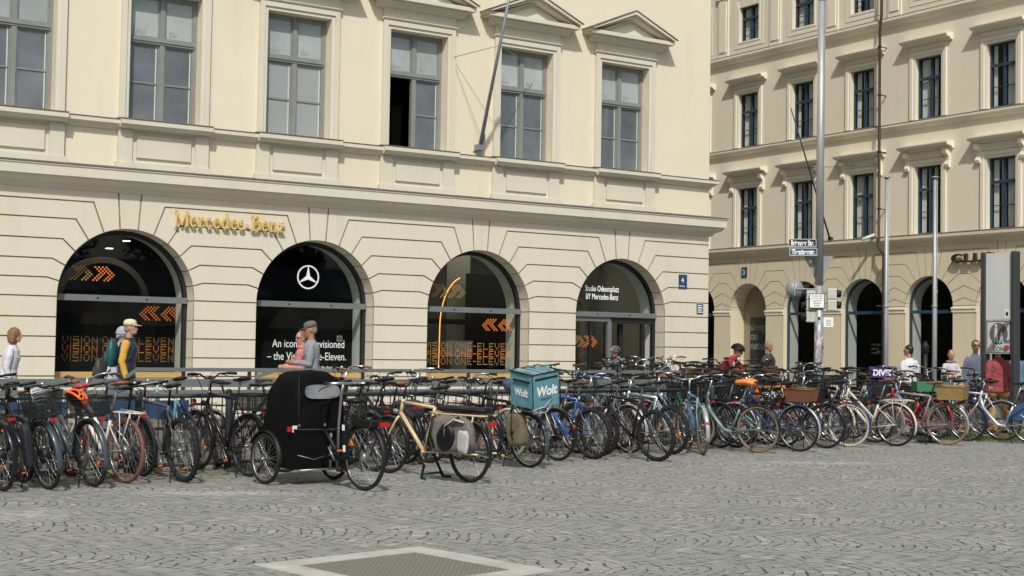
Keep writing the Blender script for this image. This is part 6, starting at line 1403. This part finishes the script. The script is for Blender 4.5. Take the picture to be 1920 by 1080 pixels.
def person(label, x, Z, ytop, head, top, bottom, hair=None, hairm=None, ground=0, lean=0, arms='down', look=0, hat=None, glasses=False, skin=None, style='sweater', bag=None, female=False, tilt=0, beard=None, scale=None, shirt=None, bare_arms=False, scarf=None):
    q = far(x, Z); zt = hgt(x, ytop, (q.x, q.y)); Hh = zt-ground
    k = Hh/1.77 if scale is None else scale
    sk = skin or SKIN
    root = thing('person', label, 'person', (q.x, q.y, ground), radians(head)); root.scale = (k, k, k)
    L = radians(lean); HIP = V((0, 0, .93)); rot = Matrix.Rotation(L, 4, 'Y')
    def tr_(p): return HIP+rot @ (V(p)-HIP)
    w = .15 if female else .172
    neck = tr_((0, 0, 1.46)); hc = tr_((.015, 0, 1.635)); 
    if lean > 10: hc = neck+V((.10, 0, .11))
    HM = Matrix.Translation(hc) @ Matrix.Rotation(radians(look), 4, 'Z') @ Matrix.Rotation(radians(tilt), 4, 'Y')
    sh = {s: tr_((0, s*w, 1.375)) for s in (-1, 1)}
    A = {}
    for s in (-1, 1):
        S = sh[s]
        if arms == 'down' or (arms == 'one' and s < 0): e = S+V((-.04, s*.05, -.29)); h = e+V((.07, 0, -.25))
        elif arms == 'phone': e = S+V((.02, s*.05, -.28)); h = e+V((.22, -s*.10, .02))
        elif arms == 'bars': e = S+V((.20, s*.09, -.22)); h = e+V((.17, -s*.02, -.19))
        elif arms == 'front' or arms == 'one': e = S+V((-.02, s*.04, -.29)); h = e+V((.22, -s*.06, -.06))
        A[s] = (S, e, h)
    # body, one continuous surface
    g = MB()
    T = [(.88, .15, .105), (.98, .155, .11), (1.08, .14, .10), (1.18, .145, .105), (1.28, .165, .115), (1.35, .165, .11), (1.40, .125, .09), (1.44, .075, .065), (1.47, .055, .055)]
    if female: T = [(.88, .165, .115), (.98, .16, .11), (1.08, .125, .095), (1.18, .135, .105), (1.28, .145, .12), (1.35, .14, .10), (1.40, .105, .08), (1.44, .065, .06), (1.47, .05, .05)]
    g.loft([(tr_((0, 0, z)), (0, a, 0), rot.to_3x3() @ V((b, 0, 0))) for z, a, b in T], SKIN, 16)
    limb(g, [tr_((0, 0, 1.44)), hc+V((-.01, 0, -.07))], [.058, .052])
    g.ell((0, 0, .015), (.098, .076, .112), SKIN, 16, 12, HM); g.ell((.022, 0, -.045), (.068, .058, .072), SKIN, 14, 10, HM); g.ell((.070, 0, -.085), (.024, .03, .022), SKIN, 10, 8, HM)
    g.tube([(.085, 0, .035), (.105, 0, -.005), (.112, 0, -.022), (.09, 0, -.03)], [.010, .012, .016, .010], SKIN, 8, M=HM); g.tube([(.088, -.022, -.052), (.094, 0, -.052), (.088, .022, -.052)], .009, SKIN, 6, M=HM)
    g.tube([(.078, -.045, .048), (.092, 0, .046), (.078, .045, .048)], .010, SKIN, 6, M=HM)
    for s in (-1, 1): g.ell((-.005, s*.078, -.002), (.018, .010, .030), SKIN, 8, 6, HM)
    for s in (-1, 1):
        S, e, h = A[s]; limb(g, [S, e, h], [.050, .043, .030])
        d = (h-e).normalized(); sd = V((0, 1, 0)) if abs(d.y) < .8 else V((0, 0, 1)); a = d.cross(sd).normalized(); b = a.cross(d).normalized()
        if arms in ('phone', 'front'): a, b = b, a
        pc = h+d*.055; g.loft([(h, b*.026, a*.020), (h+d*.03, b*.036, a*.018), (h+d*.075, b*.042, a*.016), (h+d*.09, b*.038, a*.013)], SKIN, 10)
        cur = .5 if arms != 'down' else .35
        for i, ln in enumerate((.058, .070, .074, .066)):
            off = (i-1.5)*.019; p0 = h+d*.085+b*(-off); c_ = -a*s if arms == 'down' else -a
            p1 = p0+d*ln*.55+c_*ln*.12; p2 = p1+d*ln*.35+c_*ln*cur; p3 = p2+d*ln*.12+c_*ln*cur; g.tube([p0, p1, p2, p3], [.0095, .009, .008, .007], SKIN, 6)
        g.tube([h+d*.02+b*.026, h+d*.055+b*.05, h+d*.09+b*.056], [.012, .010, .008], SKIN, 6)
        st_ = .05 if s > 0 else -.04
        limb(g, [(0, s*.095, .92), (st_+.02, s*.105, .50), (st_-.02, s*.105, .09)], [.088, .056, .04])
        g.loft([((st_-.07, s*.105, .05), (0, .03, 0), (0, 0, .04)), ((st_, s*.105, .045), (0, .038, 0), (0, 0, .042)), ((st_+.12, s*.115, .03), (0, .045, 0), (0, 0, .025)), ((st_+.18, s*.115, .022), (0, .03, 0), (0, 0, .015))], SKIN, 10)
    fuse(g, 'body', root, .011, sk, 2)
    # upper garment
    g = MB(); ex = .018; zlo = .86 if style != 'tucked' else .93
    if style == 'jacket': ex = .028; zlo = .80
    if style == 'vest': ex = .035; zlo = .84
    T2 = [(zlo, .165, .12)]+[t for t in T if t[0] > zlo][:8]
    g.loft([(tr_((0, 0, z)), (0, a+ex, 0), rot.to_3x3() @ V((b+ex, 0, 0))) for z, a, b in T2 if z < 1.42], SKIN, 18)
    g.loft([(tr_((0, 0, z)), (0, r_*1.25, 0), (r_, 0, 0)) for z, r_ in ((1.33, .135), (1.385, .125), (1.42, .10), (1.45, .078), (1.475, .068))], SKIN, 14)
    for s in (-1, 1):
        S, e, h = A[s]; b2 = h-(h-e).normalized()*.01
        if style == 'vest' : limb(g, [S*1, S+(e-S)*.02], [.068, .066])
        elif bare_arms: limb(g, [S, S+(e-S)*.2, S+(e-S)*.62], [.060, .070, .064])
        else: limb(g, [S, S.lerp(e, .25), e, b2], [.060, .070 if style != 'jacket' else .076, .058, .043])
    fuse(g, {'vest': 'vest', 'jacket': 'jacket'}.get(style, 'shirt' if bare_arms else 'sweater'), root, .011, top, 2, .026)
    if style == 'vest' and shirt:
        g = MB()
        for s in (-1, 1): S, e, h = A[s]; limb(g, [S, e, h-(h-e).normalized()*.01], [.072, .060, .043])
        fuse(g, 'sleeve', root, .011, shirt, 3, .02)
    g = MB()
    g.loft([((0, 0, .98), (0, .16, 0), (.115, 0, 0)), ((0, 0, .86), (0, .175, 0), (.125, 0, 0)), ((0, 0, .78), (0, .16, 0), (.10, 0, 0))], SKIN, 16)
    for s in (-1, 1): st_ = .05 if s > 0 else -.04; limb(g, [(0, s*.09, .88), (st_+.02, s*.105, .50), (st_-.02, s*.105, .10)], [.100, .075, .066])
    fuse(g, 'trousers', root, .012, bottom, 2, .03)
    for s in (-1, 1):
        st_ = .05 if s > 0 else -.04; g = MB(); g.loft([((st_-.085, s*.105, .045), (0, .03, 0), (0, 0, .042)), ((st_-.03, s*.105, .055), (0, .045, 0), (0, 0, .055)), ((st_+.08, s*.11, .04), (0, .048, 0), (0, 0, .04)), ((st_+.18, s*.115, .028), (0, .045, 0), (0, 0, .028)), ((st_+.205, s*.115, .022), (0, .025, 0), (0, 0, .015))], BPL, 14); g.build('shoe', root)
    # head details
    for s in (-1, 1): g = MB(); g.ell((.083, s*.030, .022), (.009, .013, .008), mat('eye', (.05, .03, .02), .15), 8, 6, HM); g.build('eye', root)
    g = MB(); g.tube([(.096, -.020, -.053), (.101, 0, -.053), (.096, .020, -.053)], .0045, mat('lips', (.35, .12, .09), .5), 5, M=HM); g.build('mouth', root)
    if hair:
        g = MB()
        if hair in ('short', 'bald_sides'):
            zt_, r0 = (.045, 1.07) if hair == 'short' else (.02, 1.05)
            g.ell((-.014, 0, .035), (.100, .083, .104 if hair == 'short' else .06), SKIN, 14, 10, HM)
            g.ell((-.045, 0, -.01), (.062, .074, .075), SKIN, 12, 8, HM)
        elif hair == 'bob':
            g.ell((-.016, 0, .03), (.108, .095, .112), SKIN, 14, 10, HM); g.loft([((-.035, 0, .06), (.085, 0, 0), (0, .098, 0)), ((-.038, 0, -.03), (.090, 0, 0), (0, .108, 0)), ((-.035, 0, -.11), (.078, 0, 0), (0, .10, 0)), ((-.03, 0, -.135), (.05, 0, 0), (0, .07, 0))], SKIN, 16, HM)
        elif hair == 'tied':
            g.ell((-.018, 0, .032), (.098, .084, .104), SKIN, 14, 10, HM); g.ell((-.115, 0, .03), (.035, .035, .035), SKIN, 10, 8, HM)
        fuse(g, 'hair', root, .009, hairm, 2, .012)
    if beard: g = MB(); g.ell((.046, 0, -.078), (.052, .058, .040), SKIN, 12, 8, HM); g.ell((.075, 0, -.072), (.03, .036, .032), SKIN, 10, 8, HM); fuse(g, 'beard', root, .009, beard, 1, .006)
    if hat and hat[0] == 'cap':
        g = MB(); vs = []; g.loft([((-.012, 0, z), (.108*q_, 0, 0), (0, .088*q_, 0)) for z, q_ in ((.045, 1), (.08, 1.0), (.11, .92), (.13, .75), (.142, .45), (.147, .1))], hat[1], 18, HM)
        n = 10; pv = []
        for i in range(n+1): t = -1+2*i/n; pv.append((.075+.105*sqrt(max(0, 1-t*t)), .075*t, .052-.018*(1-t*t)-.008*abs(t)))
        pv2 = [(.055-.0*abs(t_), .078*t_, .056) for t_ in [-1+2*i/n for i in range(n+1)]]
        g.add(pv+pv2+[(a_, b_, c_+.006) for a_, b_, c_ in pv+pv2], [(i, i+1, n+2+i, n+1+i) for i in range(n)]+[(2*n+2+i, 3*n+3+i, 3*n+4+i, 2*n+3+i) for i in range(n)]+[(i, 2*n+2+i, 2*n+3+i, i+1) for i in range(n)], hat[1], True, HM); g.build('cap', root)
    if hat and hat[0] == 'beanie': g = MB(); g.ell((-.014, 0, .045), (.112, .098, .112), hat[1], 16, 10, HM); g.loft([((-.014, 0, .01), (.108, 0, 0), (0, .094, 0)), ((-.016, 0, .04), (.114, 0, 0), (0, .10, 0))], hat[1], 16, HM); g.ell((-.05, 0, -.03), (.07, .078, .06), hat[1], 12, 8, HM); g.build('beanie', root)
    if hat and hat[0] == 'helmet':
        g = MB()
        for kx in range(-3, 4):
            y0 = kx*.030; R0 = sqrt(max(0, 1-(y0/.108)**2)); g.tube([(-.01+.145*R0*cos(radians(a_)), y0, .035+.125*R0*sin(radians(a_))) for a_ in range(5, 176, 17)], .0135, hat[1], 6, M=HM)
        g.loft([((-.01, 0, z), (.128*q_, 0, 0), (0, .098*q_, 0)) for z, q_ in ((.035, 1), (.07, .97), (.11, .78), (.14, .4))], mat('helmet_lining', (.03, .03, .03), .6), 16, HM); g.tube([(-.01+.142*cos(2*pi*i/24), .106*sin(2*pi*i/24), .038) for i in range(24)], .012, hat[1], 6, closed=True, M=HM); g.build('helmet', root)
    if glasses:
        g = MB(); gm_ = mat('dark_glasses', (.01, .01, .01), .1)
        for s in (-1, 1): g.ell((.094, s*.031, .020), (.006, .026, .018), gm_, 10, 6, HM); g.tube([(.092, s*.055, .028), (.06, s*.075, .026), (-.01, s*.08, .02)], .004, gm_, 5, M=HM)
        g.tube([(.100, -.01, .026), (.100, .01, .026)], .004, gm_, 5, M=HM); g.build('glasses', root)
    if scarf: g = MB(); g.tube([neck+V((.075*cos(a_), .085*sin(a_), .01+.01*sin(3*a_))) for a_ in [2*pi*i/14 for i in range(14)]], .032, scarf, 8, closed=True); fuse(g, 'scarf', root, .011, scarf, 2, .015)
    def carried(name, lab, cat, build, parts_m):
        t = thing(name, lab, cat, root.location, root.rotation_euler.z); t.scale = (k, k, k); build(t); return t
    return root, k, A, hc, carried
def ks(r): return r
JW = mat('white_quilted_jacket', (.55, .57, .60), .7, 0, 5, .12, .3, 16); NAVY = mat('navy_quilted_nylon', (.015, .025, .045), .45, 0, 4, .2, .4, 14); MUST = mat('mustard_knit', (.58, .33, .055), .9, 0, 25, .1, .3, 60)
LIL = mat('lilac_jacket', (.46, .44, .54), .8, 0, 5, .12, .3, 16); PINK = mat('rose_sweater', (.52, .18, .18), .85, 0, 8, .1, .3, 40); GRYT = mat('heather_grey_shirt', (.24, .26, .28), .9, 0, 30, .08, .25, 30)
REDS = mat('dark_red_sweater', (.30, .012, .022), .9, 0, 8, .12, .3, 50); DRK = mat('dark_jacket', (.035, .036, .030), .7, 0, 5, .2, .3, 14); WT = mat('white_tshirt', (.60, .63, .66), .9, 0, 5, .05, .3, 18); HOOD = mat('pale_grey_hoodie', (.48, .49, .49), .9, 0, 5, .08, .3, 18)
SHB = mat('light_blue_shirt', (.42, .48, .56), .85, 0, 5, .06, .3, 18); BURG = mat('burgundy_blazer', (.27, .05, .055), .8, 0, 6, .12, .25, 18); YTR = mat('ochre_trousers', (.48, .29, .07), .85, 0, 6, .12, .3, 16); JEAN = mat('denim', (.05, .08, .14), .85, 0, 12, .2); DTR = mat('dark_trousers', (.02, .022, .028), .85, 0, 8, .2); BEIG = mat('beige_trousers', (.40, .33, .22), .85, 0, 8, .1); BLJ = mat('steel_blue_jacket', (.09, .16, .23), .8, 0, 6, .15, .2, 16)
HB_ = mat('light_brown_hair', (.19, .10, .04), .6, 0, 30, .45, streak=(1, 1, .2)); HG_ = mat('grey_hair', (.22, .21, .19), .7, 0, 30, .3); HD_ = mat('dark_hair', (.014, .010, .008), .5, 0, 30, .3); HM_ = mat('brown_hair', (.07, .035, .018), .6, 0, 30, .4)
person('woman with brown bob in a white jacket at the left edge, seen from behind', 17, 20.5, 613, -25, JW, DTR, 'bob', HB_, .12, 6, 'down', 0, female=True, style='jacket')
r1 = person('person in lilac jacket and grey beanie, half hidden behind the man in the navy vest', 216, 23.0, 612, -38, LIL, JEAN, None, None, .12, 10, 'down', 10, ('beanie', mat('grey_knit', (.33, .36, .40), .9, 0, 20, .1, .3, 50)), female=True, style='jacket')
r2 = person('grey bearded man in cream cap, navy vest and mustard sleeves walking right', 238, 22.0, 599, -33, NAVY, DTR, 'bald_sides', HG_, .12, 3, 'down', -2, ('cap', mat('cream_cotton', (.62, .55, .36), .85, 0, 12, .06)), style='vest', shirt=MUST, beard=HG_)
person('woman in rose sweater with sunglasses beside the man in the grey shirt', 569, 22.6, 620, 168, PINK, DTR, 'tied', HB_, .12, 2, 'phone', 12, glasses=True, female=True, scarf=PINK, tilt=10)
person('man in grey long sleeved shirt and grey cap looking down to the left', 586, 22.0, 603, 152, GRYT, BEIG, 'bald_sides', HG_, .12, 2, 'phone', 6, ('cap', mat('grey_wool', (.13, .12, .105), .9, 0, 25, .3)), tilt=14, skin=SKIN2)
person('cyclist with black and white helmet in the shop doorway', 1160, 30, 645, -150, mat('grey_parka', (.13, .15, .15), .8, 0, 5, .15, .3, 16), DTR, None, None, .12, 14, 'bars', -20, ('helmet', mat('two_tone_helmet', (.16, .16, .16), .4, 0, 20, .9)), skin=SKIN2, style='jacket', tilt=12)
person('man in dark red sweater and black helmet leaning over his handlebar', 1350, 30, 640, -62, REDS, DTR, None, None, 0, 34, 'bars', 6, ('helmet', BPL), tilt=14, scale=1.0, skin=SKIN2)
person('grey haired man with glasses in dark jacket, right of the recessed arch', 1441, 30.5, 638, -70, DRK, DTR, 'short', HG_, 0, 0, 'down', -22, glasses=False, style='jacket', skin=SKIN2, scarf=None)
person('dark haired man in white T-shirt seen from behind', 1706, 29, 646, 85, WT, DTR, 'short', HD_, 0, 2, 'down', 30, style='sweater', bare_arms=True, skin=SKIN2)
person('woman in pale hooded sweater holding a phone in both hands', 1783, 30.5, 655, -118, HOOD, BEIG, 'tied', HM_, 0, 0, 'phone', -6, female=True, scarf=mat('mauve_scarf', (.24, .14, .12), .9))
person('man with sunglasses in light blue shirt left of the info pillar', 1829, 28.5, 637, -108, SHB, JEAN, 'short', HM_, 0, 0, 'down', -24, glasses=True, tilt=-2)
r3 = person('person in burgundy blazer and ochre trousers behind the zone sign', 1872, 27, 642, 62, BURG, YTR, 'short', HG_, 0, 2, 'down', 10, style='jacket')
person('person in steel blue jacket at the right edge behind the info pillar', 1906, 29, 646, 70, BLJ, DTR, 'short', HM_, 0, 4, 'down', 0, style='jacket')
person('small child with dark hair looking out between the railing bars', 366, 18.9, 747, 185, mat('child_jacket', (.05, .10, .16), .8), DTR, 'short', HD_, 0, 0, 'down', 30)
def backpack(label, rr_, m, side=0, z0=1.0, dz_=.46, out=.22):
    root, k, A, hc, _ = rr_; t = thing('backpack', label, 'backpack', root.location, root.rotation_euler.z); t.scale = (k, k, k); t.rotation_euler.z = root.rotation_euler.z
    g = MB(); n = 16
    g.loft([((-out-.01, side, z), (a, 0, 0), (0, b, 0)) for z, a, b in ((z0, .04, .10), (z0+.04, .085, .15), (z0+dz_*.45, .105, .165), (z0+dz_*.8, .075, .14), (z0+dz_, .03, .08))], m, n); g.build('bag_body', t)
    g = MB(); g.loft([((-out-.10, side, z), (a, 0, 0), (0, b, 0)) for z, a, b in ((z0+.05, .02, .08), (z0+.10, .035, .11), (z0+.24, .02, .09))], m, 12); g.build('pocket', t)
    for s in (-1, 1): g = MB(); g.tube([(-.17, side+s*.07, z0+dz_-.02), (-.08, s*.11, 1.50), (.06, s*.13, 1.45), (.135, s*.13, 1.32), (.10, s*.17, 1.15), (-.10, s*.19, z0+.08)], .018, m, 6, flat=.5); g.build('strap', t)
    return t
backpack('teal backpack on the back of the man in the cream cap', r2, mat('teal_nylon', (.008, .075, .085), .5, 0, 6, .2, .4, 16))
backpack('dark grey backpack hanging low on the person in the beanie', r1, mat('dark_olive_nylon', (.03, .032, .026), .55, 0, 6, .25, .4, 16), 0, .80, .40, .26)
# bicycle under the leaning man
q = far(1362, 29.6); bike('black bicycle held by the man in the dark red sweater', (q.x+.0, q.y+.1, 0), radians(-50), frame='black', style='diamond', bar='flat', lean=0, rack=False)

# ------------------------------------------------------------------ far side of the square, behind the viewer: it shows only as reflections in the shop glass
SLATE = mat('slate_roof', (.13, .14, .155), .6, 0, 1.5, .35, streak=(3, .3, .3)); HALLW = mat('ochre_hall_wall', (.30, .21, .09), .9, 0, .4, .25)
ha = thing('garden_hall', 'long low ochre garden hall with slate roof facing the shop across the square', 'building', (15, -30, 0))
g = MB(); g.box((-25, -36, 0), (45, -30, 4.2), HALLW); g.build('wall', ha, True)
g = MB(); g.prism([(-36.4, 4.2), (-29.3, 4.2), (-29.3, 4.35), (-33, 6.4), (-36.4, 4.4)], -25.3, 45.3, SLATE, lambda a, w, z: (w, a, z)); g.build('roof', ha, True)
for i in range(11): g = MB(); x = -20+6*i; g.prism([(x+.9*cos(pi*k/12)+1, 2.2+.9*sin(pi*k/12)) for k in range(13)]+[(x+.1, .1), (x+1.9, .1)], -29.99, -29.95, VOID, lambda a, w, z: (a, w, z)); g.build('archway', ha, True)
LEAF = mat('linden_leaves', (.035, .06, .02), .7, 0, 1.2, .4); BARK = mat('bark', (.06, .05, .04), .9, 0, 6, .3)
rt_ = random.Random(9); crown = MB()
for i in range(26):
    cc_ = V((rt_.gauss(0, 2.2), rt_.gauss(0, 2.2), 9+rt_.gauss(0, 2.0))); R_ = rt_.uniform(1.0, 2.1)
    for j in range(230):
        d = V((rt_.gauss(0, 1), rt_.gauss(0, 1), rt_.gauss(0, 1))).normalized()*R_*rt_.random()**.4; p = cc_+d; a = V((rt_.gauss(0, 1), rt_.gauss(0, 1), rt_.gauss(0, 1))).normalized()*.22; b = a.cross(V((rt_.gauss(0, 1), rt_.gauss(0, 1), rt_.gauss(0, 1)))).normalized()*.16
        crown.add([p-a, p+b, p+a, p-b], [(0, 1, 2, 3)], LEAF)
cm = crown.mesh('crown'); tk = MB(); tk.tube([(0, 0, 0), (.1, 0, 3), (.0, .1, 6), (0, 0, 9)], [.32, .24, .18, .08], BARK, 10)
for i in range(6): a = i*1.05; tk.tube([(0, 0, 4+i*.5), (1.1*cos(a), 1.1*sin(a), 6+i*.5), (2*cos(a), 2*sin(a), 7.4+i*.5)], [.12, .08, .03], BARK, 6)
tm = tk.mesh('trunk')
for i, x in enumerate((-18, -9, -1, 7, 15, 24, 33, 42)):
    t = thing('tree', f'leafy linden tree behind the slate roofed garden hall, {ORD[i]} from its west end', 'tree', (x, -39+rt_.uniform(-1, 1), 0), rt_.uniform(0, 6), 'trees behind the garden hall'); link('trunk', tm, t); link('crown', cm, t)
